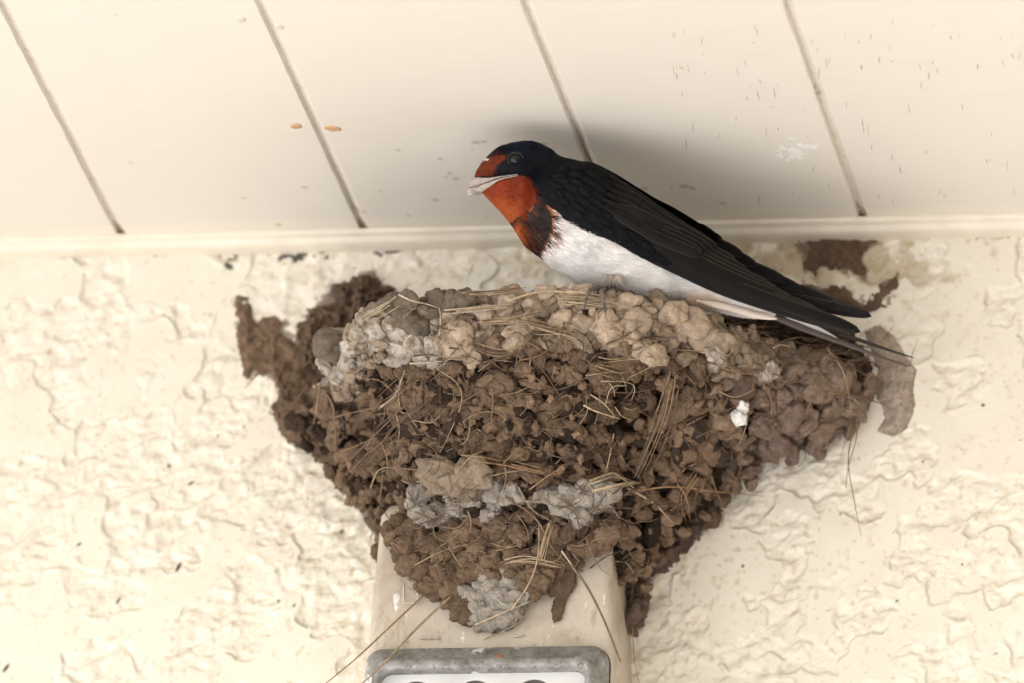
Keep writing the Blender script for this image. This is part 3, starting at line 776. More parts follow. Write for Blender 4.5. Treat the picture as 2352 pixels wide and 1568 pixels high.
for a in ((905, 700, .0048), (925, 725, .0058), (955, 745, .0050), (935, 690, .0046), (1000, 690, .0042), (1040, 695, .0046), (1070, 688, .0040), (760, 790, .0062)):
    px_pellet(a[0], a[1], a[2], 0.9, GREY * rng.uniform(0.8, 1.0))
for a in ((960, 1140, .0052), (1000, 1180, .0046), (1045, 1165, .0038), (1140, 1130, .0044), (1170, 1135, .0044), (1265, 1135, .0036), (1300, 1150, .0060), (1345, 1140, .0056), (1390, 1140, .0046), (1330, 1185, .0040), (970, 1185, .0042), (1085, 1150, .0036)):
    px_pellet(a[0], a[1], a[2], 0.3, PALE * rng.uniform(0.8, 1.0))
for a in ((1035, 1085, .0095), (1075, 1110, .0070), (1090, 1085, .0060)):
    px_pellet(a[0], a[1], a[2], 0.3, TAN * 0.85, asp=(1.3, 0.9, 0.6))

# mud spilling over the front of the fixture, foot of the nest
for i in range(250):
    t = rng.uniform() ** 1.25; py = 1205 + 215 * t
    wl, wr = np.interp(py, [1205, 1250, 1300, 1340, 1380, 1425], [875, 905, 930, 965, 1020, 1090]), np.interp(py, [1205, 1240, 1280, 1330, 1380, 1425], [1440, 1410, 1320, 1250, 1195, 1170])
    px = rng.uniform(wl, wr)
    if 1210 < px < 1270 and py > 1370: continue
    d = FD + rng.uniform(-0.001, 0.011) * (1 - t) ** 1.5
    r_p = rng.uniform(0.3, 1)
    colr = zone_color(np.array([px]), np.array([py]), np.array([r_p]))[0]
    px_pellet(px, py, rng.uniform(0.0022, 0.0046), 0.2, colr, d, (1.3, 1, 0.6))
for i in range(26):                              # strip of mud beside the fixture
    t = rng.uniform(); px_pellet(1448 + 22 * rng.uniform() + 10 * (1 - t), 1290 + 150 * t, rng.uniform(0.002, 0.0034), 0.2, MAUVE * rng.uniform(0.8, 1.1), rng.uniform(0.002, 0.012))

order = sorted(range(len(pellets)), key=lambda i: -pellets[i][3] * (1.6 if pellets[i][4] > 0.5 else 0.8) * (0.2 if pellets[i][5][1] < 660 else 1))
single = set(order[:96])
rest_w, rest_m = [], []
for i, (V, F, C_, sz, sm, pp) in enumerate(pellets):
    if i in single: child('mud_pellet', V, F, MAT['wet' if sm > 0.5 else 'mud'], nest, colors=C_)
    else: (rest_w if sm > 0.5 else rest_m).append((V, F, C_))
def merged_child(name, lst, mat, parent, **kw):
    V, F = merge([(a, b) for a, b, c in lst]); return child(name, V, F, mat, parent, colors=np.concatenate([c for a, b, c in lst]), **kw)
merged_child('fresh_pellets', rest_w, MAT['wet'], nest, kind='stuff')
merged_child('old_pellets', rest_m, MAT['mud'], nest, kind='stuff')
# lining seen at the far end of the rim
# ------------------------------------------------------------------ mud smeared on the wall
def smear(name, poly, th, colr, mat, parent=None, rag=9, cell=1.7, seed=0, holes=0.0, jit=0.25, props=None, d0=None):
    poly = np.array(poly, float)
    x0, y0 = poly.min(0) - 20; x1, y1 = poly.max(0) + 20
    gx_, gy_ = np.arange(x0, x1, cell), np.arange(y0, y1, cell)
    GX, GY = np.meshgrid(gx_, gy_, indexing='ij')
    P0 = unproj(GX, GY, 0.0 if d0 is None else d0)
    pmm = P0 * 1000
    sd = polydist(GX, GY, poly) + rag * fbm(pmm / 3.0, 4, 141 + seed, 0.6) * 2
    if holes: sd = np.minimum(sd, (fbm(pmm / 3.6, 3, 151 + seed) + (1 - holes)) * 22)
    hgt = th * sstep(0, 30, sd) * (0.7 + jit * ridge(pmm / 5.0, 3, 161 + seed) * 1.6 + 0.22 * fbm(pmm / 1.6, 3, 171 + seed)) + 0.0007 * sstep(-2, 4, sd)
    st = stucco(P0[..., 0], P0[..., 2]) if d0 is None else np.full(GX.shape, d0)
    base = np.where(sd > -3, st, st - 0.001)
    D = base + np.where(sd > -1, hgt, -0.0008)
    P = unproj(GX, GY, D)
    F = grid_faces(*GX.shape)
    keep = (sd.reshape(-1)[F] > -2.5).all(1)
    F = F[keep]; used = np.unique(F); mp_ = np.full(GX.size, -1); mp_[used] = np.arange(len(used))
    cc = colr * (0.85 + 0.3 * fbm(pmm / 3.5, 4, 181 + seed))[..., None]
    V = P.reshape(-1, 3)[used]; cc = cc.reshape(-1, 3)[used]
    if parent is None:
        c0 = V.mean(0); c0[1] = 0
        o = obj(name, make_mesh(name, V - c0, mp_[F], colors=cc), mat); o.location = c0
    else:
        o = child(name, V, mp_[F], mat, parent, colors=cc); DM.add(V)
    for k, v in (props or {}).items(): o[k] = v
    return o
smear('mud_crust', [(690, 740), (715, 705), (768, 690), (765, 655), (810, 632), (852, 622), (875, 655), (910, 668), (905, 760), (850, 860), (760, 900), (690, 850), (680, 790)], 0.011, BROWN * 0.95, MAT['mud'], nest, seed=1)
smear('mud_crust', [(640, 880), (720, 860), (800, 880), (850, 1000), (850, 1180), (800, 1150), (760, 1090), (700, 1035), (640, 1000), (625, 950)], 0.008, BROWN, MAT['mud'], nest, seed=2)
smear('mud_crust', [(1640, 712), (1740, 700), (1850, 715), (1960, 770), (2005, 840), (1990, 950), (1800, 900), (1650, 800)], 0.010, DBROWN * 0.75, MAT['mud'], nest, seed=3)
smear('mud_crust', [(1440, 1230), (1650, 1080), (1660, 1160), (1600, 1240), (1530, 1310), (1470, 1330), (1478, 1440), (1446, 1450), (1440, 1340)], 0.003, MAUVE * 0.85, MAT['mud'], nest, seed=4)
smear('mud_crust', [(1215, 1300), (1325, 1285), (1322, 1340), (1304, 1368), (1296, 1392), (1288, 1420), (1272, 1432), (1262, 1402), (1278, 1372), (1228, 1352)], 0.0012, BROWN * 0.9, MAT['mud'], nest, seed=10, rag=5, d0=FD - 0.0032)
smear('mud_crust', [(1040, 1340), (1110, 1320), (1185, 1330), (1196, 1370), (1180, 1420), (1140, 1436), (1105, 1412), (1060, 1400)], 0.006, PALE, MAT['mud'], nest, seed=11, rag=5, d0=FD - 0.0032)
smear('mud_smear', [(543, 678), (566, 684), (580, 712), (592, 752), (640, 762), (700, 800), (735, 880), (730, 960), (660, 915), (615, 862), (585, 850), (566, 872), (552, 820), (545, 750)], 0.003, BROWN * 1.3, MAT['mud'], seed=5, holes=0.35, rag=6,
      props=dict(label='ragged brown mud smear on the wall at the left end of the nest', category='mud'))
smear('mud_smear', [(588, 738), (610, 730), (640, 728), (658, 742), (640, 760), (600, 752)], 0.0015, BROWN * 1.25, MAT['mud'], seed=6, rag=6,
      props=dict(label='small brown mud spot just above the ragged left smear', category='mud'))
smear('mud_smear', [(1812, 520), (1850, 524), (1890, 532), (1945, 522), (2018, 530), (2014, 556), (1984, 580), (1980, 604), (1990, 640), (1946, 622), (1915, 612), (1890, 600), (1872, 628), (1850, 615), (1866, 580), (1830, 548)], 0.0024, BROWN * 1.05, MAT['mud'], seed=7, rag=9, holes=0.25,
      props=dict(label='brown mud smear on the wall right below the soffit trim, above the wing tips', category='mud'))
smear('mud_smear', [(1990, 700), (2020, 660), (2056, 636), (2058, 660), (2035, 690), (2005, 722), (1960, 712), (1900, 690), (1830, 672), (1800, 652), (1860, 650), (1900, 662), (1920, 650), (1960, 676)], 0.0016, BROWN, MAT['mud'], seed=8, rag=10, holes=0.55,
      props=dict(label='patchy brown mud smear on the wall just above the wing tips', category='mud'))
smear('mud_smear', [(1985, 760), (2020, 748), (2052, 772), (2078, 812), (2104, 850), (2096, 900), (2102, 930), (2084, 985), (2050, 1003), (2014, 990), (2034, 960), (2022, 925), (2008, 900), (2016, 850), (2000, 800)], 0.0022, lin(172, 157, 143, 0.9), MAT['wet'], seed=9, rag=2, jit=0.08,
      props=dict(label='smooth grey brown mud smear on the wall beyond the right end of the nest', category='mud'))

# ------------------------------------------------------------------ straw
STRAW = [lin(200, 176, 138, .9), lin(182, 154, 114, .9), lin(142, 114, 86, .9), lin(120, 92, 68, .9), lin(214, 198, 166, .9), lin(104, 80, 60, .9), lin(176, 136, 90, .9)]
def px_path(pts, n=18, lift=0.0004, smooth=3):
    q = curve(pts, n)
    z = DM.at(q[:, 0], q[:, 1]); ok = np.isfinite(z)
    if not ok.any(): z = np.full(n, DIST - 0.02)
    else: z = np.interp(np.arange(n), np.arange(n)[ok], z[ok])
    for _ in range(smooth):
        zz = np.convolve(np.pad(z, 2, mode='edge'), np.ones(5) / 5, 'valid'); z = np.minimum(zz, z + 0.0008)
    ray = fwd + ((q[:, 0] - PW / 2) / FPX)[:, None] * RX + ((PH / 2 - q[:, 1]) / FPX)[:, None] * UP
    return EYE + ray * (z - lift)[:, None]
straws = []
def add_straw(pts, wpx, ci, lift=0.0004, flat=0.5, n=18, bright=1.0, tip=0.35, path=None):
    P = px_path(pts, n, lift) if path is None else path
    t = np.linspace(0, 1, len(P)); rad = wpx * 0.35 * MM * (1 - (1 - tip) * t ** 2) * (0.85 + 0.3 * rng.uniform(size=len(P)))
    V, F = tube(P, rad, 6, flat)
    straws.append((V, F, np.ones((len(V), 3)) * (STRAW[ci] * 0.78 + 0.20 * STRAW[ci].mean()) * bright * 0.85, wpx * np.linalg.norm(np.diff(P, axis=0), axis=1).sum()))
def hang(pts, wpx, ci, d0, d1, **kw):
    q = curve(pts, 18); d = np.linspace(d0, d1, 18)
    add_straw(pts, wpx, ci, path=unproj(q[:, 0], q[:, 1], d), **kw)
# straws one can pick out
add_straw([(915, 676), (945, 690), (980, 698), (1004, 706)], 5, 4, 0.002, bright=1.2)
add_straw([(1165, 690), (1260, 668), (1400, 690)], 8, 0, 0.001); add_straw([(1300, 668), (1370, 676), (1402, 690)], 9, 0, 0.001); add_straw([(1290, 690), (1350, 705), (1420, 700)], 5, 1)
add_straw([(1060, 672), (1130, 668), (1195, 658)], 5, 1, 0.001); add_straw([(1020, 712), (1100, 706), (1180, 702)], 6, 0, 0.001); add_straw([(1120, 735), (1180, 728), (1245, 712)], 6, 0, 0.001)
add_straw([(1010, 770), (1012, 730), (1008, 705)], 6, 4); add_straw([(1125, 760), (1127, 730), (1122, 700)], 4, 0)
add_straw([(1185, 735), (1260, 760), (1330, 778)], 7, 0); add_straw([(1160, 765), (1230, 750), (1300, 762)], 5, 1); add_straw([(1300, 700), (1380, 690), (1460, 712)], 6, 0, 0.001)
add_straw([(910, 680), (870, 712), (830, 740)], 4, 0, 0.001); add_straw([(940, 835), (985, 832), (1030, 828)], 5, 4)
add_straw([(930, 850), (915, 900), (922, 950)], 4, 4); add_straw([(1000, 845), (1050, 880), (1060, 925), (1030, 1000), (1010, 1040)], 3, 0, 0.001); add_straw([(1010, 835), (1011, 930), (1009, 1035)], 2, 3, 0.001)
add_straw([(875, 935), (905, 910), (925, 880)], 8, 4); add_straw([(1545, 870), (1530, 930), (1500, 1000), (1470, 1060), (1458, 1095)], 9, 2, 0.001); add_straw([(1560, 880), (1545, 960), (1512, 1050), (1478, 1100)], 7, 3, 0.001)
add_straw([(1540, 850), (1525, 900), (1490, 985)], 6, 2, 0.001); add_straw([(1340, 930), (1370, 945), (1425, 962)], 6, 0, 0.001, bright=1.1); add_straw([(1355, 905), (1385, 925), (1412, 955)], 5, 0, 0.001)
add_straw([(1380, 875), (1440, 878), (1458, 892), (1450, 920)], 3, 4, 0.0015, bright=1.1); add_straw([(1345, 862), (1420, 856), (1440, 900)], 4, 1, 0.001); add_straw([(1440, 885), (1405, 890), (1390, 930)], 4, 4, 0.001)
add_straw([(1355, 1105), (1400, 1088), (1420, 1092), (1455, 1120)], 10, 0, 0.0015, bright=1.1); add_straw([(1360, 1128), (1410, 1115), (1460, 1106)], 12, 0, 0.0015, bright=1.05); add_straw([(1440, 1120), (1500, 1155), (1545, 1200)], 8, 0, 0.001)
add_straw([(1240, 1280), (1250, 1240), (1262, 1200)], 12, 0, 0.001); add_straw([(1175, 1400), (1215, 1340), (1235, 1280), (1238, 1200)], 6, 0, 0.0012); add_straw([(1160, 1140), (1230, 1190), (1270, 1260), (1310, 1300)], 8, 2, 0.001)
add_straw([(1440, 1130), (1540, 1118), (1640, 1128), (1757, 1140)], 6, 6, 0.001); add_straw([(1555, 1110), (1575, 1140), (1585, 1180)], 6, 6, 0.001); add_straw([(1215, 1125), (1270, 1085), (1300, 1075)], 5, 6, 0.001); add_straw([(1100, 1060), (1180, 1072), (1240, 1088)], 6, 6, 0.001)
add_straw([(1050, 1085), (1080, 1050), (1110, 1035)], 5, 1, 0.001); add_straw([(1060, 1045), (1110, 1050), (1150, 1058)], 5, 6, 0.001)
add_straw([(1090, 1435), (1160, 1405), (1225, 1378)], 6, 0, 0.001, bright=1.1); add_straw([(1110, 1470), (1190, 1430), (1225, 1385)], 4, 1, 0.0008); add_straw([(915, 1240), (885, 1250), (900, 1265), (935, 1275)], 4, 5, 0.002)
add_straw([(1775, 800), (1790, 792), (1815, 795)], 6, 0, 0.002); add_straw([(1770, 885), (1800, 900), (1830, 918)], 4, 2); add_straw([(1900, 800), (1935, 850), (1950, 910), (1955, 960)], 4, 1, 0.001)
add_straw([(720, 880), (760, 920), (770, 980), (772, 1050)], 9, 2, 0.001); add_straw([(735, 880), (728, 930), (720, 975)], 5, 1, 0.001); add_straw([(710, 880), (690, 905), (678, 920)], 4, 2, 0.001); add_straw([(600, 850), (580, 872), (562, 893)], 4, 3, 0.001)
add_straw([(780, 1080), (840, 1020), (900, 960), (960, 900)], 7, 3, 0.001); add_straw([(760, 960), (820, 945), (890, 930)], 5, 2, 0.001); add_straw([(880, 1090), (870, 1160), (850, 1240)], 6, 2, 0.001)
add_straw([(1130, 890), (1132, 930), (1128, 975)], 5, 2); add_straw([(1360, 860), (1300, 890), (1240, 900)], 4, 3)
hang([(1310, 1295), (1350, 1350), (1390, 1430), (1425, 1520)], 8, 2, FD + 0.006, FD + 0.016, tip=0.8); hang([(1290, 1265), (1315, 1300)], 6, 4, FD + 0.01, FD + 0.007)
hang([(1035, 1370), (960, 1440), (880, 1525), (825, 1575)], 8, 1, FD + 0.004, FD + 0.016, tip=0.5); hang([(975, 1365), (900, 1435), (820, 1510), (745, 1572)], 6, 6, FD + 0.004, FD + 0.012, tip=0.6)
hang([(1960, 915), (1958, 990), (1948, 1060), (1962, 1150), (1978, 1232)], 4, 2, 0.012, 0.016); hang([(1965, 935), (1968, 1000), (1950, 1065), (1942, 1120)], 4, 6, 0.012, 0.016); hang([(1970, 930), (1945, 1000), (1928, 1058)], 3.5, 1, 0.012, 0.014)
hang([(1455, 1290), (1452, 1400), (1458, 1520), (1470, 1575)], 4, 1, 0.01, 0.008); hang([(1345, 1235), (1375, 1300), (1400, 1320)], 4, 2, FD + 0.012, FD + 0.004); hang([(1830, 545), (1865, 600), (1880, 632)], 3, 3, 0.002, 0.003)
hang([(1925, 560), (1962, 600), (1985, 640)], 4, 2, 0.003, 0.004); hang([(2090, 840), (2098, 805), (2110, 775)], 2.5, 3, 0.004, 0.012); hang([(853, 690), (858, 645), (856, 608)], 3.5, 5, 0.012, 0.014)
def bundle(pts, n, spread, ci, lift=0.0006, wid=(2, 4)):
    for k in range(n):
        o = rng.normal(0, spread, 2); t0 = rng.uniform(0, 0.2)
        q = [(x + o[0] * 2 + rng.normal(0, 2), y + o[1] + rng.normal(0, spread * 0.4)) for x, y in pts]
        add_straw(q, rng.uniform(*wid), int(rng.choice(ci)), lift + rng.uniform(0, 0.0012), n=14, bright=rng.uniform(0.8, 1.1))
for b_ in (([(1290, 684), (1345, 688), (1405, 697)], 12, 5, (0, 1, 4)), ([(1040, 716), (1100, 708), (1175, 704)], 9, 4, (0, 1, 4)), ([(1110, 738), (1180, 732), (1240, 716)], 7, 4, (0, 1, 3)), ([(1175, 735), (1250, 752), (1330, 768)], 8, 5, (0, 1, 3)),
           ([(1075, 672), (1130, 668), (1195, 660)], 8, 3, (1, 3)), ([(900, 700), (870, 718), (830, 738)], 6, 4, (4, 0)), ([(1095, 800), (1150, 815), (1200, 805)], 7, 5, (1, 2)), ([(1360, 850), (1420, 870), (1450, 865)], 6, 6, (1, 3, 2)),
           ([(1540, 860), (1525, 940), (1490, 1030), (1462, 1095)], 9, 5, (2, 3, 1)), ([(930, 880), (900, 910), (870, 935)], 8, 4, (3, 4, 2)), ([(1640, 830), (1690, 850), (1720, 845)], 7, 5, (1, 6, 3)), ([(1180, 1068), (1240, 1082), (1290, 1092)], 6, 3, (6, 1)),
           ([(1360, 1108), (1410, 1092), (1450, 1102)], 5, 3, (0, 4)), ([(1370, 1126), (1420, 1116), (1465, 1106)], 5, 2.5, (0, 4)), ([(1170, 1290), (1220, 1285), (1290, 1300)], 6, 4, (0, 1)), ([(1240, 1285), (1252, 1240), (1264, 1198)], 5, 3, (0, 1)),
           ([(880, 1000), (920, 960), (980, 915)], 7, 6, (3, 2, 5)), ([(800, 1090), (850, 1040), (900, 1000)], 7, 6, (3, 2)), ([(1600, 1090), (1570, 1140), (1580, 1190)], 8, 8, (6, 3, 2)), ([(940, 1250), (980, 1240), (1020, 1262)], 8, 8, (5, 3))):
    bundle(*b_)
# random ones pressed into the mud
for i in range(250):
    s = rng.uniform(0.02, 1) ; u = rng.uniform(0.04, 0.97)
    x, y, _ = proj(nest_pt(np.array([u]), np.array([s]))); x, y = x[0], y[0]
    a = rng.choice([rng.normal(0, 0.35), rng.normal(1.2, 0.45), rng.normal(-0.7, 0.4)]); L = rng.uniform(25, 110) * (1.5 if rng.uniform() < 0.15 else 1)
    b = a + rng.normal(0, 0.5)
    pts = [(x, y), (x + L * 0.5 * math.cos(a), y + L * 0.5 * math.sin(a)), (x + L * 0.5 * (math.cos(a) + math.cos(b)), y + L * 0.5 * (math.sin(a) + math.sin(b)))]
    add_straw(pts, rng.uniform(2, 5.5), int(rng.choice([0, 1, 2, 3, 3, 5, 5, 6, 2])), 0.0003, n=12, bright=rng.uniform(0.7, 1.0))
for i in range(330):                              # fine root fibres bedded in the mud
    s = rng.uniform(0.0, 1.0); u = rng.uniform(0.03, 0.98)
    x, y, _ = proj(nest_pt(np.array([u]), np.array([s]))); x, y = x[0], y[0]
    a = rng.normal(0.1, 0.8); L = rng.uniform(15, 60); b = a + rng.normal(0, 0.9)
    add_straw([(x, y), (x + L * .5 * math.cos(a), y + L * .5 * math.sin(a)), (x + L * .5 * (math.cos(a) + math.cos(b)), y + L * .5 * (math.sin(a) + math.sin(b)))], rng.uniform(1.6, 3.2), int(rng.choice([3, 5, 5, 2, 1, 0])), 0.0001, n=8, bright=rng.uniform(0.6, 1.1))
for i in range(60):                               # tangle inside the right lip
    x, y = rng.uniform(1640, 1990), 0; y = np.interp(x, [1640, 1990], [735, 830]) + rng.uniform(-14, 30)
    a = rng.normal(0.25, 0.4); L = rng.uniform(40, 120)
    add_straw([(x, y), (x + L * .5 * math.cos(a), y + L * .5 * math.sin(a)), (x + L * math.cos(a + rng.normal(0, .25)), y + L * math.sin(a + rng.normal(0, .25)))], rng.uniform(2, 4), int(rng.choice([1, 2, 3, 5])), 0.0006, n=12, bright=0.8)
order = set(sorted(range(len(straws)), key=lambda i: -straws[i][3])[:95])
rest = []
for i, (V, F, C_, L) in enumerate(straws):
    if i in order: child('straw', V, F, MAT['straw'], nest, colors=C_)
    else: rest.append((V, F, C_))
merged_child('fine_straw', rest, MAT['straw'], nest, kind='stuff')
# a white dropping on the nest
drop = []
for a in ((1708, 935, .0017), (1700, 948, .0021), (1697, 962, .0023), (1702, 955, .0016), (1704, 927, .0011)):
    z = DM.at(np.array([a[0]]), np.array([a[1]]))[0] - 0.0005
    ray = fwd + (a[0] - PW / 2) / FPX * RX + (PH / 2 - a[1]) / FPX * UP
    drop.append(pellet(EYE + ray * z, rot_rand(-fwd, RX, UP, .2), a[2] * np.array((1.1, 1, .8)), 0.2, rng.uniform(0, 99), ICO3))
V, F = merge(drop); c0 = V.mean(0)
o = obj('dropping', make_mesh('dropping', V - c0, F), m_plain('dropping_white', (0.78, 0.77, 0.73), 0.7, 0.3, 600, 0.5, 0.0005, 800)); o.location = c0
o['label'] = 'small white bird dropping stuck to the right side of the nest'; o['category'] = 'dropping'

# ------------------------------------------------------------------ the swallow, modelled in its own frame: x right, y up, z towards its near side
ANCH = unproj(1400, 662, 0.084)
bird = thing('barn_swallow', 'barn swallow with dark back, rust throat and white belly perched on the nest rim', 'bird')
bird.matrix_world = Matrix(((RX[0], UP[0], -fwd[0], ANCH[0]), (RX[1], UP[1], -fwd[1], ANCH[1]), (RX[2], UP[2], -fwd[2], ANCH[2]), (0, 0, 0, 1)))
BS = (ANCH - EYE) @ fwd / FPX                      # metres per photo pixel at the bird
def B(px, py, z=0.0):
    px, py, z = np.broadcast_arrays(np.asarray(px, float), np.asarray(py, float), np.asarray(z, float))
    k = 1 - z / (BS * FPX)
    # sight lines spread: keep the picture place for points off the bird's middle plane
    cx, cy = (px - PW / 2) * BS * k, (PH / 2 - py) * BS * k
    ax_, ay_ = (1400 - PW / 2) * BS, (PH / 2 - 662) * BS
    return np.stack([cx - ax_, cy - ay_, z], -1)
def bchild(name, V, F, mat, parent=None, **kw):
    props = {k: kw.pop(k) for k in ('label', 'kind') if k in kw}
    return obj(name, make_mesh(name, np.asarray(V).reshape(-1, 3), F, **kw), mat, parent or bird, **props)

ST = np.array([  # top x,y  bottom x,y  half width mm
    (1090, 404, 1094, 424, 0.9), (1093, 394, 1101, 435, 2.4), (1099, 384, 1112, 447, 4.0), (1111, 367, 1125, 461, 6.0), (1138, 342, 1146, 483, 8.6), (1173, 328, 1163, 503, 10.8),
    (1216, 323, 1180, 526, 12.2), (1256, 336, 1194, 547, 12.6), (1286, 357, 1212, 566, 13.4), (1320, 366, 1236, 586, 15.0), (1357, 376, 1270, 616, 16.8), (1400, 396, 1321, 649, 17.8), (1440, 427, 1376, 668, 17.8),
    (1490, 462, 1440, 683, 16.6), (1540, 494, 1510, 692, 14.5), (1592, 532, 1556, 690, 11.6), (1645, 578, 1600, 706, 9.0), (1695, 625, 1655, 718, 6.8), (1742, 668, 1712, 727, 4.6), (1785, 712, 1779, 732, 1.6)], float)
NU, NV = 420, 240
sp = curve(np.column_stack([(ST[:, 0] + ST[:, 2]) / 2, (ST[:, 1] + ST[:, 3]) / 2, ST]), NU)[:, 2:]
th = np.linspace(0, 2 * np.pi, NV, endpoint=False)
cxp, cyp = (sp[:, 0] + sp[:, 2]) / 2, (sp[:, 1] + sp[:, 3]) / 2
hx, hy = (sp[:, 0] - sp[:, 2]) / 2, (sp[:, 1] - sp[:, 3]) / 2
c_, s_ = np.cos(th), np.sin(th)
PX = cxp[:, None] + hx[:, None] * c_[None]; PY = cyp[:, None] + hy[:, None] * c_[None]
PZ = (sp[:, 4] * 0.001)[:, None] * np.sign(s_)[None] * np.abs(s_)[None] ** 0.92
PZ = PZ - 0.009 * ((PX - 1250) / 800)             # the tail points a little towards the wall
# cheek, brow and throat relief
side = np.sign(s_)[None]
PZ = PZ + side * 0.0010 * np.exp(-((PX - 1215) / 34) ** 2 - ((PY - 400) / 26) ** 2) - side * 0.0012 * np.exp(-((PX - 1150) / 30) ** 2 - ((PY - 392) / 13) ** 2) + side * 0.0008 * np.exp(-((PX - 1170) / 40) ** 2 - ((PY - 440) / 30) ** 2)
lum = fbm(np.stack([PX / 60, PY / 22, PZ * 250], -1), 3, 201)
PZ = PZ + side * np.abs(s_)[None] * 0.0006 * lum * sstep(1150, 1300, PX)
ZP = [(1091, 408), (1096, 388), (1109, 369), (1150, 357), (1163, 355), (1161, 366), (1141, 380), (1134, 395), (1118, 404), (1097, 410)]
def plum_color(px, py):
    px = np.asarray(px, float); py = np.asarray(py, float)
    nz = fbm(np.stack([px / 14, py / 14, 0 * px], -1), 3, 211); nf = fbm(np.stack([px / 3.5, py / 9, 0 * px], -1), 3, 214)
    jx, jy = px + 4 * nf + 3 * nz, py + 5 * nz + 3 * nf
    BLK = np.array([0.0024, 0.0034, 0.0062]); WHT = np.array([0.78, 0.77, 0.755]); RUST = lin(150, 60, 32, 0.62); RDK = lin(112, 48, 28, 0.7); BAND = np.array([0.022, 0.017, 0.016])
    c = np.ones(px.shape + (3,)) * BLK
    # white underside
    wpoly = [(1225, 600), (1243, 572), (1262, 556), (1270, 530), (1270, 490), (1265, 470), (1330, 470), (1500, 520), (1600, 590), (1720, 660), (1800, 712), (1810, 760), (1400, 780), (1230, 640)]
    wt = WHT * (0.95 + 0.05 * nz)[..., None]
    buff = np.exp(-((px - 1605) / 45) ** 2 - ((py - 688) / 16) ** 2) * 1.0 + 0.3 * sstep(1600, 1800, px) * (1 - sstep(1740, 1800, px))
    wt = wt + (lin(226, 192, 156, 0.85) - wt) * buff[..., None]
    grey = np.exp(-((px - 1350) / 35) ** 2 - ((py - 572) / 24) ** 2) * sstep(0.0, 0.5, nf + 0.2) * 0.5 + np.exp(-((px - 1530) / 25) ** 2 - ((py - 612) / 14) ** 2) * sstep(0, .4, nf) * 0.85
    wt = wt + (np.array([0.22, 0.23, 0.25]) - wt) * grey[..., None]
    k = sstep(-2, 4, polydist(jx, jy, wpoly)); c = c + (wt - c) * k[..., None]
    # rusty fringe then the dark breast band
    bpoly = [(1232, 448), (1246, 452), (1262, 478), (1270, 500), (1270, 535), (1252, 562), (1236, 584), (1215, 590), (1190, 560), (1168, 522), (1200, 500), (1222, 480)]
    d = polydist(jx, jy, bpoly)
    k = sstep(-9, -2, d) * (py > 470) * (px > 1215); c = c + (lin(196, 120, 60, .85) - c) * (k * 0.75)[..., None]
    bc = BAND + (lin(150, 112, 96, .8) - BAND) * (sstep(0.15, 0.6, nf) * np.exp(-((px - 1222) / 22) ** 2 - ((py - 545) / 26) ** 2))[..., None]
    bc = bc + (lin(190, 92, 36, .9) - bc) * (sstep(-0.15, 0.25, nz + 0.5 * nf + 0.25) * np.exp(-((px - 1192) / 16) ** 2 - ((py - 538) / 22) ** 2))[..., None]
    k = sstep(-1, 4, d); c = c + (bc - c) * k[..., None]
    # rust throat
    tpoly = [(1085, 440), (1118, 432), (1145, 410), (1187, 401), (1206, 404), (1219, 418), (1231, 444), (1231, 460), (1216, 484), (1192, 500), (1172, 512), (1160, 530), (1130, 500)]
    tc = RUST * (1 + 0.25 * nf)[..., None] + (lin(186, 96, 48, .66) - RUST) * (sstep(40, 75, py - 400 - (px - 1140) * 0.2) * (1 - sstep(1165, 1215, px)))[..., None] * 0.8
    tc = tc + (RDK - tc) * (np.exp(-((py - 410) / 9) ** 2) * 0.6)[..., None]
    k = sstep(-2, 3, polydist(jx, jy, tpoly)); c = c + (tc - c) * k[..., None]
    # rust forehead
    fpoly = [(1080, 412), (1090, 380), (1108, 366), (1130, 358), (1163, 353), (1162, 364), (1142, 378), (1133, 392), (1128, 402), (1110, 406)]
    k = sstep(-1.5, 2.5, polydist(jx, jy, fpoly)); c = c + (RDK * (1.0 + 0.35 * nf)[..., None] - c) * k[..., None]
    k = (np.hypot((px - 1115) / 8, (py - 366) / 3.2) + 0.5 * nf < 0.8); c = np.where(k[..., None], np.array([0.6, 0.55, 0.5]), c)
    # black mask stays black; blue sheen painted into the crown colour
    k = np.exp(-((px - 1190) / 60) ** 2 - ((py - 338) / 20) ** 2); c = c + np.array([0.0, 0.0022, 0.0085]) * k[..., None]
    return c
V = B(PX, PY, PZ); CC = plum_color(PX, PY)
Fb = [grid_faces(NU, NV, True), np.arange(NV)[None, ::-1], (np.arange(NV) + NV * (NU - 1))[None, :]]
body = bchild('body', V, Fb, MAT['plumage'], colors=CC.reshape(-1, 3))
# height of the body's near side over the picture
zc_ = 4; zmap = np.full((700, 400), -1.0)
np.maximum.at(zmap, (np.clip(PX.ravel() / zc_, 0, 699).astype(int), np.clip(PY.ravel() / zc_, 0, 399).astype(int)), PZ.ravel())
def body_z(px, py): return zmap[np.clip(np.asarray(px) / zc_, 0, 699).astype(int), np.clip(np.asarray(py) / zc_, 0, 399).astype(int)]

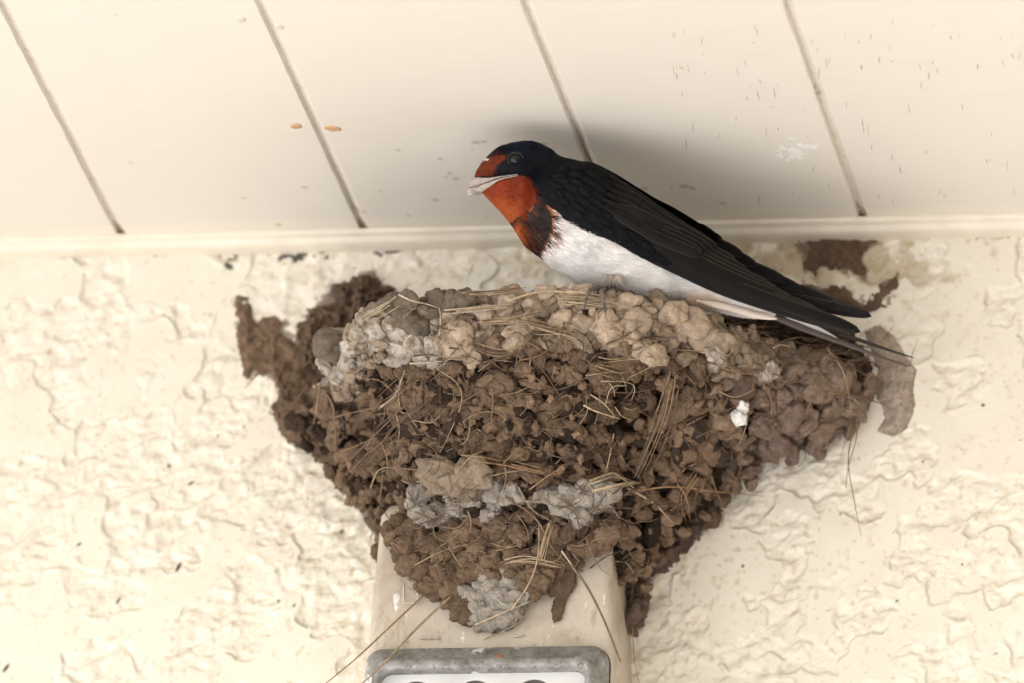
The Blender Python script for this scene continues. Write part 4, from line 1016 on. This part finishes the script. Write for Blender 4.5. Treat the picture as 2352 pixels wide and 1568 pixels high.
# soft feather barbs over the body
def barbs(n, sel, length, lift, rad, seed, name, parent):
    r2 = np.random.default_rng(seed)
    iu = r2.integers(2, NU - 3, n * 6); iv = r2.integers(0, NV, n * 6)
    m_ = sel(PX[iu, iv], PY[iu, iv]); iu, iv = iu[m_][:n], iv[m_][:n]
    Vg = V
    p0 = Vg[iu, iv]; du = Vg[np.minimum(iu + 2, NU - 1), iv] - Vg[iu - 2, iv]; du /= np.linalg.norm(du, axis=1)[:, None] + 1e-12
    dv = Vg[iu, (iv + 2) % NV] - Vg[iu, iv - 2]
    nrm = np.cross(dv, du); nrm /= np.linalg.norm(nrm, axis=1)[:, None] + 1e-12
    cen = B(cxp[iu], cyp[iu], 0); sg = np.sign(((p0 - cen) * nrm).sum(1)); nrm *= sg[:, None]
    tv = dv / (np.linalg.norm(dv, axis=1)[:, None] + 1e-12)
    # feathers sweep back along the body and, on the throat, down it
    dirn = du + tv * r2.normal(0, 0.16, len(iu))[:, None]
    L = length * r2.uniform(0.6, 1.25, len(iu))
    t = np.linspace(0, 1, 5)
    cu = r2.normal(0, 0.18, len(iu))
    P = p0[:, None] - nrm[:, None] * 0.0002 + dirn[:, None] * (L[:, None] * t[None])[..., None] + nrm[:, None] * (lift * r2.uniform(0.3, 1.3, len(iu))[:, None] * (t * (1.15 - 0.75 * t))[None])[..., None] + tv[:, None] * ((cu * L)[:, None] * (t ** 2)[None])[..., None]
    hc = bpy.data.hair_curves.new(name); hc.add_curves([5] * len(iu))
    hc.attributes['position'].data.foreach_set('vector', P.astype(np.float32).ravel())
    ra = hc.attributes.get('radius') or hc.attributes.new('radius', 'FLOAT', 'POINT')
    ra.data.foreach_set('value', np.tile(rad * np.array([1, 1, 0.9, 0.65, 0.15]), len(iu)).astype(np.float32))
    ca = hc.attributes.new('Col', 'FLOAT_COLOR', 'POINT')
    cc = CC[iu, iv] * r2.uniform(0.9, 1.06, len(iu))[:, None]
    c4 = np.ones((len(iu), 5, 4), np.float32); c4[..., :3] = cc[:, None]
    ca.data.foreach_set('color', c4.ravel())
    return obj(name, hc, MAT['down'], parent)
barbs(15000, lambda x, y: (x > 1190) & (y > 0.62 * (x - 1230) + 430), 0.0050, 0.0007, 0.00006, 5, 'belly_feathers', body)
CLAY = [(1060, 440), (1060, 400), (1095, 404), (1150, 402), (1192, 396), (1192, 406), (1150, 416), (1128, 432), (1112, 448)]
barbs(9000, lambda x, y: (x < 1300) & (x > 1104) & (y > 400 - 0.1 * (x - 1100)) & ~inpoly(x, y, CLAY), 0.0027, 0.0004, 0.00005, 6, 'throat_feathers', body)
barbs(9000, lambda x, y: (x < 1420) & (x > 1100) & (y < 0.7 * (x - 1230) + 440) & ~inpoly(x, y, CLAY), 0.0026, 0.0002, 0.00006, 8, 'crown_feathers', body)

# eyes
for sd in (1, -1):
    ez = body_z(1184, 366); cz = (ez - 0.0012) if sd > 0 else -(ez - 0.0012) + 0.0013
    bm = bmesh.new(); bmesh.ops.create_uvsphere(bm, u_segments=32, v_segments=20, radius=0.00235)
    me = bpy.data.meshes.new('eye'); cpt = B(1184, 366, cz)
    for vv in bm.verts: vv.co = Vector((vv.co.x, vv.co.y * 0.95, vv.co.z * 0.85)) + Vector(cpt)
    bm.to_mesh(me); bm.free(); me.polygons.foreach_set('use_smooth', np.ones(len(me.polygons), bool))
    e = obj('eye', me, MAT['eye'], bird)
    a = np.linspace(0, 2 * np.pi, 41)
    ringp = cpt + np.stack([0.00262 * np.cos(a), 0.00245 * np.sin(a), np.full(41, sd * 0.0009)], -1)
    tv, tf = tube(ringp, 0.00028, 8, 1.0, (0, 0, 1)); bchild('eyelid', tv, tf, MAT['eyering'], e)

# beak: two wide mandibles, both coated with pale clay
def beak_half(top, bot, wid, name, mat, parent, jag=0.0, sd=0):
    n = 40; T = curve(top, n); Bm = curve(bot, n); wd = np.interp(np.linspace(0, 1, n), np.linspace(0, 1, len(wid)), wid) * 0.001
    a = np.linspace(0, 2 * np.pi, 28, endpoint=False)
    hxx, hyy = (T - Bm)[:, 0] / 2, (T - Bm)[:, 1] / 2
    cx, cy = (T + Bm)[:, 0] / 2, (T + Bm)[:, 1] / 2
    ca, sa = np.sign(np.cos(a)) * np.abs(np.cos(a)) ** 0.8, np.sign(np.sin(a)) * np.abs(np.sin(a)) ** 0.8
    x = cx[:, None] + hxx[:, None] * ca; y = cy[:, None] + hyy[:, None] * ca; z = wd[:, None] * sa - 0.009 * ((x - 1250) / 800)
    bz = body_z(x, y); z = np.where((sa[None] > 0.05), np.maximum(z, bz + 0.0011 * sa[None]), z)
    P = B(x, y, z); no = fbm(P * 1400 + sd, 3, 221); no2 = vnoise(P * 420 + sd, 222)
    P = P + (P - B(cx, cy, 0)[:, None]) * (jag * (0.5 * no + 0.7 * no2))[..., None] * np.array([1, 1, 0.15])
    return bchild(name, P, [grid_faces(n, 28, True), np.arange(28)[None, ::-1], (np.arange(28) + 28 * (n - 1))[None, :]], mat, parent)
bk = bird.__class__ and bpy.data.objects.new('beak', None); col.objects.link(bk); bk.parent = bird
# the pale upper mandible, the dark line of the gape, the pale lower mandible
beak_half([(1076, 426), (1083, 413), (1095, 407), (1120, 408), (1150, 404), (1188, 399)], [(1077, 430), (1090, 428), (1105, 423), (1125, 415), (1152, 407), (1189, 401)], [1.2, 3.2, 5.0, 7.4, 9.9, 11.6], 'upper_mandible', MAT['beakmud'], bk, 0.14, 3)
beak_half([(1079, 430), (1091, 429), (1106, 424), (1126, 416), (1153, 408), (1189, 401.5)], [(1080, 433), (1090, 438), (1104, 441), (1124, 430), (1150, 413), (1189, 404)], [1.0, 3.0, 4.9, 7.3, 9.8, 11.5], 'lower_mandible', MAT['beakmud'], bk, 0.14, 8)
# the clay it carries
ml = []
for a in ((1101, 433, 1.3, 0.0026, (1.45, 0.8, 1.0)), (1117, 426, 2.6, 0.0020, (1.6, 0.7, 0.9)), (1091, 417, 1.4, 0.0018, (1.3, 0.8, 1.0)), (1112, 414, 2.8, 0.0017, (1.7, .55, .9)), (1128, 419, 3.6, 0.0013, (1.7, .55, .9))):
    ml.append(pellet(B(a[0], a[1], a[2] * 0.001), (np.array([math.cos(.45), math.sin(.45), 0]), np.array([-math.sin(.45), math.cos(.45), 0]), np.array([0, 0, 1.0])), a[3] * np.array(a[4]), 0.9, rng.uniform(0, 99), ICO4))
mv, mf = merge(ml)
mud = obj('mud_dab', make_mesh('mud_dab', mv, mf), MAT['beakmud'])
mud.matrix_world = bird.matrix_world.copy(); mud['label'] = "pale wet clay dab held in the swallow's beak"; mud['category'] = 'mud'

# feathers
def feather(path, wl, wr, z, camber=0.0006, n=36, m_=9, tip=0.14, base=0.3, colr=(0.012, 0.0105, 0.0095), zt=None, tipround=1.0):
    """path in px, widths left and right of the shaft in px, z heights along the shaft (m)"""
    q = curve(path, n); t = np.linspace(0, 1, n)
    tg = np.gradient(q, axis=0); tg /= np.linalg.norm(tg, axis=1)[:, None]
    nr = np.stack([tg[:, 1], -tg[:, 0]], -1)        # to the upper side in the picture
    prof = np.minimum(1, base + (1 - base) * sstep(0, 0.25, t)) * np.sqrt(np.clip(1 - np.clip((t - (1 - tip)) / tip, 0, 1) ** (2 * tipround), 0.0004, 1))
    v = np.linspace(-1, 1, m_)
    wv_ = np.where(v[None] < 0, wl, wr) * v[None] * prof[:, None]
    zz = np.interp(t, np.linspace(0, 1, len(z)), z)
    X_ = q[:, :1] + nr[:, :1] * wv_; Y_ = q[:, 1:] + nr[:, 1:] * wv_
    Z_ = zz[:, None] - camber * v[None] ** 2 + 0.00012 * vnoise(np.stack([t[:, None] * 8 + 0 * v, v[None] + 0 * t[:, None], np.full((n, m_), rng.uniform(0, 90))], -1), 231)
    if zt is not None: Z_ = np.maximum(Z_, body_z(X_, Y_) + zt)
    Vv = B(X_, Y_, Z_)
    uvs = np.stack([np.broadcast_to(t[:, None], (n, m_)), np.broadcast_to((v[None] + 1) / 2, (n, m_))], -1).reshape(-1, 2)
    Vb = Vv.reshape(-1, 3) - np.array([0, 0, 0.00012])
    allv = np.concatenate([Vv.reshape(-1, 3), Vb]); F = grid_faces(n, m_); F2 = F[:, ::-1] + n * m_
    ed = np.concatenate([np.arange(m_), np.arange(1, n) * m_ + m_ - 1, (n - 1) * m_ + np.arange(m_ - 2, -1, -1), np.arange(n - 2, 0, -1) * m_])
    e2 = np.roll(ed, -1); rimf = np.stack([ed, ed + n * m_, e2 + n * m_, e2], -1)
    return allv, [np.concatenate([F, F2, rimf])], np.concatenate([uvs, uvs]), np.ones((len(allv), 3)) * np.array(colr)
def add_feather(name, parent, *a, **k):
    Vv, F, uv, cc = feather(*a, **k); return bchild(name, Vv, F, MAT['feather'], parent, colors=cc, uvs=uv)

wing = bpy.data.objects.new('wing', None); col.objects.link(wing); wing.parent = bird
# wing cover: a smooth shell over the shoulder and back
upE = curve([(1262, 400), (1300, 376), (1353, 372), (1398, 393), (1440, 421), (1489, 457), (1540, 487), (1592, 523), (1640, 560)], 120)
loE = curve([(1240, 432), (1256, 468), (1279, 487), (1302, 509), (1353, 536), (1410, 556), (1463, 588), (1540, 620), (1600, 640)], 120)
tt = np.linspace(0, 1, 48)
SX = upE[:, None, 0] * (1 - tt)[None, :, None][..., 0] + loE[:, None, 0] * tt[None]; SY = upE[:, None, 1] * (1 - tt)[None] + loE[:, None, 1] * tt[None]
uu = np.linspace(0, 1, 120)
SZ = (np.interp(uu, [0, .3, .6, 1], [.0135, .0165, .014, .009]))[:, None] * (0.30 + 0.70 * np.sqrt(np.clip(np.sin(np.pi * (0.04 + 0.62 * tt)), 0, 1)))[None]
SZ = SZ - 0.0045 * ((SX - 1250) / 400)
SZ = np.maximum(SZ, body_z(SX, SY) + 0.0011)
for _ in range(6):
    SZ[1:-1, 1:-1] = (SZ[1:-1, 1:-1] * 2 + SZ[2:, 1:-1] + SZ[:-2, 1:-1] + SZ[1:-1, 2:] + SZ[1:-1, :-2]) / 6
edgefall = np.minimum(np.minimum(uu * 12, 1)[:, None], np.minimum(np.minimum(tt * 14, (1 - tt) * 14), 1)[None])
SZ = SZ - 0.0012 * (1 - edgefall)
blue = np.exp(-((SX - 1440) / 80) ** 2 - ((SY - 455) / 30) ** 2)  # blue gloss of the back, painted into the feather colour
sc = np.ones(SX.shape + (3,)) * np.array([0.0028, 0.0030, 0.0038]) + np.array([0, 0.0008, 0.0035]) * blue[..., None]
bchild('shoulder', B(SX, SY, SZ), grid_faces(120, 48), MAT['plumage'], wing, colors=sc.reshape(-1, 3))
szmap = np.full((700, 400), -1.0); np.maximum.at(szmap, (np.clip(SX.ravel() / zc_, 0, 699).astype(int), np.clip(SY.ravel() / zc_, 0, 399).astype(int)), SZ.ravel())
def top_z(px, py):
    i, j = np.clip(np.asarray(px) / zc_, 1, 698).astype(int), np.clip(np.asarray(py) / zc_, 1, 398).astype(int)
    return np.maximum.reduce([szmap[i, j], szmap[i + 1, j], szmap[i - 1, j], szmap[i, j + 1], szmap[i, j - 1]])
# covert scales over the shell
sc_parts = []
for row in range(11):
    for k in range(7 + row // 2):
        s = 0.06 + 0.80 * row / 10 + rng.uniform(-.02, .02); t = (k + 0.5 + rng.uniform(-.2, .2) + 0.5 * (row % 2)) / (8 + row // 2)
        if t > 0.94 or t < 0.10: continue
        i, j = int(s * 119), int(t * 47)
        x, y = SX[i, j], SY[i, j]; x2, y2 = SX[min(i + 12, 119), j], SY[min(i + 12, 119), j]
        dd = np.array([x2 - x, y2 - y]); dd = dd / (np.linalg.norm(dd) + 1e-9)
        L = 34 + 3.2 * row; zz = [top_z(x, y) - 0.0004, top_z(x + dd[0] * L * .5, y + dd[1] * L * .5) + 0.00015, max(top_z(x + dd[0] * L, y + dd[1] * L), top_z(x + dd[0] * L * .5, y + dd[1] * L * .5) - .001) + 0.0002]
        b = 0.0026 + 0.0010 * rng.uniform()
        sc_parts.append(feather([(x, y), (x + dd[0] * L * .5, y + dd[1] * L * .5 + rng.uniform(-2, 2)), (x + dd[0] * L, y + dd[1] * L)], 9 + row * .35, 9 + row * .35, zz, camber=0.00015, n=12, m_=5, tip=0.6, base=0.7, colr=(0.0030, 0.0031 + 0.0008 * blue[i, j], 0.0040 + 0.0032 * blue[i, j])))
def join_feathers(name, lst, parent, mat='feather'):
    Vv, F = merge([(a[0], a[1]) for a in lst]); return bchild(name, Vv, F, MAT[mat], parent, colors=np.concatenate([a[3] for a in lst]), uvs=np.concatenate([a[2] for a in lst]))
g = NG('covert_feather', 0.5, 0.2); g.b.inputs['Specular Tint'].default_value = (0.55, 0.65, 1.0, 1); g.base(g.attr()); g.bump(g.noise(1500, 3, .6), 0.3, .0003); MAT['covert'] = g.m
join_feathers('coverts', sc_parts, wing, 'plumage')
Lp = np.array([(1290, 497), (1353, 533), (1420, 560), (1489, 594), (1560, 628), (1656, 672), (1770, 711), (1872, 742), (1936, 758), (2006, 774)], float)
Up = np.array([(1330, 440), (1400, 462), (1470, 492), (1540, 528), (1610, 562), (1690, 604), (1770, 650), (1850, 694), (1930, 738), (1980, 762)], float)
tips = [2007, 1996, 1976, 1944, 1900, 1850, 1800, 1752, 1706]
for k in range(9):
    gk = k / 9.0
    pth = curve(Lp * (1 - gk) + Up * gk, 80); pth[:, 1] -= 5
    pth = pth[pth[:, 0] <= tips[k]][8:]
    zs_ = 0.0 + np.interp(np.linspace(0, 1, 9), [0, .3, .6, 1], [0.0155, 0.0150, 0.0095, 0.0035]) + 0.00035 * k - 0.009 * (np.linspace(pth[0, 0], pth[-1, 0], 9) - 1250) / 800 * 0.7
    wdt = 9 + 1.2 * (k < 3)
    b = 0.0032 + 0.0012 * rng.uniform()
    add_feather('primary_feather', wing, pth[::4], wdt, wdt + 9, zs_, zt=0.0008, tip=0.13 if k else 0.10, colr=(b * 1.08, b * 0.98, b * 0.9), n=60)
Ls = np.array([(1380, 470), (1440, 505), (1500, 540), (1560, 566), (1615, 588)], float); Us = np.array([(1400, 402), (1470, 448), (1540, 498), (1600, 535), (1652, 566)], float)
for k in range(6):
    gk = k / 5.0; pth = Ls * (1 - gk) + Us * gk
    pth[-1] += np.array([rng.uniform(-3, 3) - (10 if k in (1, 2) else 0), 0])
    b = 0.0030 + 0.0009 * rng.uniform()
    zs_ = np.array([0.0160, 0.0165, 0.0155, 0.0140, 0.0125]) - 0.0014 * k + 0.0008
    zs_ = np.maximum(zs_, np.array([top_z(a, c) + 0.0008 for a, c in pth]))
    add_feather('secondary_feather', wing, pth, 13, 13 if k < 5 else 6, zs_, tip=0.12, colr=(b, b * 0.97, b * 0.95), zt=0.0009)
# the far wing: the same wing on the other side, spread a little higher
far = wing.copy(); col.objects.link(far); far.parent = bird
piv = Vector(B(1290, 420, 0))
far.matrix_local = Matrix.Translation(piv) @ Matrix.Rotation(R(2.9), 4, 'Z') @ Matrix.Diagonal((1.012, 1, -1, 1)) @ Matrix.Translation(-piv) @ Matrix.Translation(Vector((0, 0, 0.004)))
for ch in list(wing.children):
    c2 = ch.copy(); col.objects.link(c2); c2.parent = far
# tail
tail = bpy.data.objects.new('tail', None); col.objects.link(tail); tail.parent = bird
TB = (0.014, 0.011, 0.0105)
def tail_feather(pth, wl, wr, z, white=None, tip=0.5, colr=TB, **k):
    Vv, F, uv, cc = feather(pth, wl, wr, z, tip=tip, base=0.6, colr=colr, n=60, **k)
    if white is not None:
        kk = sstep(white[0], white[0] + .03, uv[:, 0]) * (1 - sstep(white[1] - .06, white[1], uv[:, 0])) * (uv[:, 1] > 0.34)
        cc = cc + (np.array([0.62, 0.61, 0.61]) - cc) * kk[:, None]
    return bchild('tail_feather', Vv, F, MAT['tailf'], tail, colors=cc, uvs=uv)
g = NG('tail_vane', 0.5, 0.15); g.base(g.attr()); g.bump(g.noise(1500, 3, .6), 0.3, .0003); MAT['tailf'] = g.m
tail_feather([(1740, 715), (1790, 733), (1850, 757), (1910, 779), (1952, 794), (2020, 820), (2091, 842)], 7, 9, [-.004, -.005, -.007, -.008, -.0085], None, 0.85, tipround=0.5, colr=(0.085, 0.068, 0.062))
tail_feather([(1750, 712), (1800, 727), (1850, 746), (1890, 764), (1925, 780)], 5, 9, [-.0045, -.0056, -.0072, -.0082], (0.3, 1.1), 0.4)
tail_feather([(1750, 710), (1800, 726), (1850, 742), (1900, 758), (1930, 768)], 7, 9, [-.006, -.007, -.008, -.009], None, 0.3)
tail_feather([(1745, 708), (1810, 722), (1888, 750), (1969, 779), (2040, 803), (2103, 823)], 7, 7, [-.009, -.010, -.0115, -.0125, -.013], None, 0.85, tipround=0.5, colr=(0.035, 0.028, 0.025))
# undertail feather plumes
for pth, w_, zz in (([(1600, 690), (1670, 705), (1730, 722), (1787, 732)], 8, 0.0035),):
    Vv, F, uv, cc = feather(pth, w_, w_, [zz + .001, zz - .0005, zz - .003, zz - .0055], tip=0.35, base=0.5, colr=tuple(lin(232, 220, 206, .85)), n=40)
    bchild('undertail_feather', Vv, F, MAT['tailf'], tail, colors=cc, uvs=uv)
# leg feathers and feet
tf = []
r3 = np.random.default_rng(31)
for i in range(170):
    x0, y0 = 1408 + r3.uniform(-14, 16), 634 + r3.uniform(-5, 8)
    a = r3.normal(1.9, 0.5) if x0 < 1410 else r3.normal(1.2, 0.4); L = r3.uniform(14, 26)
    z0 = body_z(x0, y0) + 0.0003
    P = B(np.array([x0, x0 + L * .5 * math.cos(a), x0 + L * math.cos(a * 1.03)]), np.array([y0, y0 + L * .5 * math.sin(a), y0 + L * math.sin(a)]), np.array([z0, z0 + 0.0018, z0 + 0.001]))
    Pq = curve(P, 6); v_, f_ = tube(Pq, 0.00013 * np.array([1, 1, .9, .8, .6, .2]), 4, 1.0, (0, 0, 1)); cq = lin(225, 212, 202, .8) * r3.uniform(0.7, 1.1)
    tf.append((v_, f_, np.ones((len(v_), 3)) * cq))
Vv, F = merge([(a, b) for a, b, c in tf]); bchild('leg_feathers', Vv, F, MAT['down'], bird, colors=np.concatenate([c for a, b, c in tf]))
for sd, ox, oz in ((1, 0, 0.010), (-1, 26, -0.006)):
    ft = bpy.data.objects.new('foot', None); col.objects.link(ft); ft.parent = bird
    leg = B(np.array([1412, 1402, 1392]) + ox, np.array([640, 654, 664]), np.array([oz - .002, oz + .0005, oz + .001]))
    v_, f_ = tube(curve(leg, 10), np.linspace(0.0012, 0.0009, 10), 10, 1, (0, 0, 1)); bchild('shank', v_, f_, MAT['foot'], ft)
    for path in (((1392, 664, .001), (1375, 660, .003), (1352, 661, .004), (1338, 668, .0045)), ((1392, 664, .001), (1378, 664, .006), (1362, 662, .017), (1352, 670, .0215), (1347, 684, .0225)), ((1392, 664, .001), (1386, 666, .008), (1381, 670, .0200), (1384, 678, .0235), (1388, 696, .0240)), ((1392, 664, .001), (1408, 664, .002), (1420, 668, .002), (1426, 676, .001))):
        pt = curve(np.array([(a + ox, b, c + oz) for a, b, c in path]), 14)
        pp = B(pt[:, 0], pt[:, 1], pt[:, 2]); rad = np.array([0.00085, 0.0009, .00075, .0009, .0009, .00072, .00085, .00085, .0007, .0008, .0008, .0006, .0005, .0004])
        v_, f_ = tube(pp, rad, 10, 1, (0, 0, 1)); to = bchild('toe', v_, f_, MAT['foot'], ft)
        dr = pp[-1] - pp[-3]; dr /= np.linalg.norm(dr); cl = np.array([pp[-1] + dr * 0.0004 * k + np.array([0, -0.00012 * k * k * .4, -0.00004 * k * k]) for k in range(8)])
        v_, f_ = tube(cl, np.linspace(.0005, .00008, 8), 8, 1, (0, 0, 1)); bchild('claw', v_, f_, MAT['claw'], to)
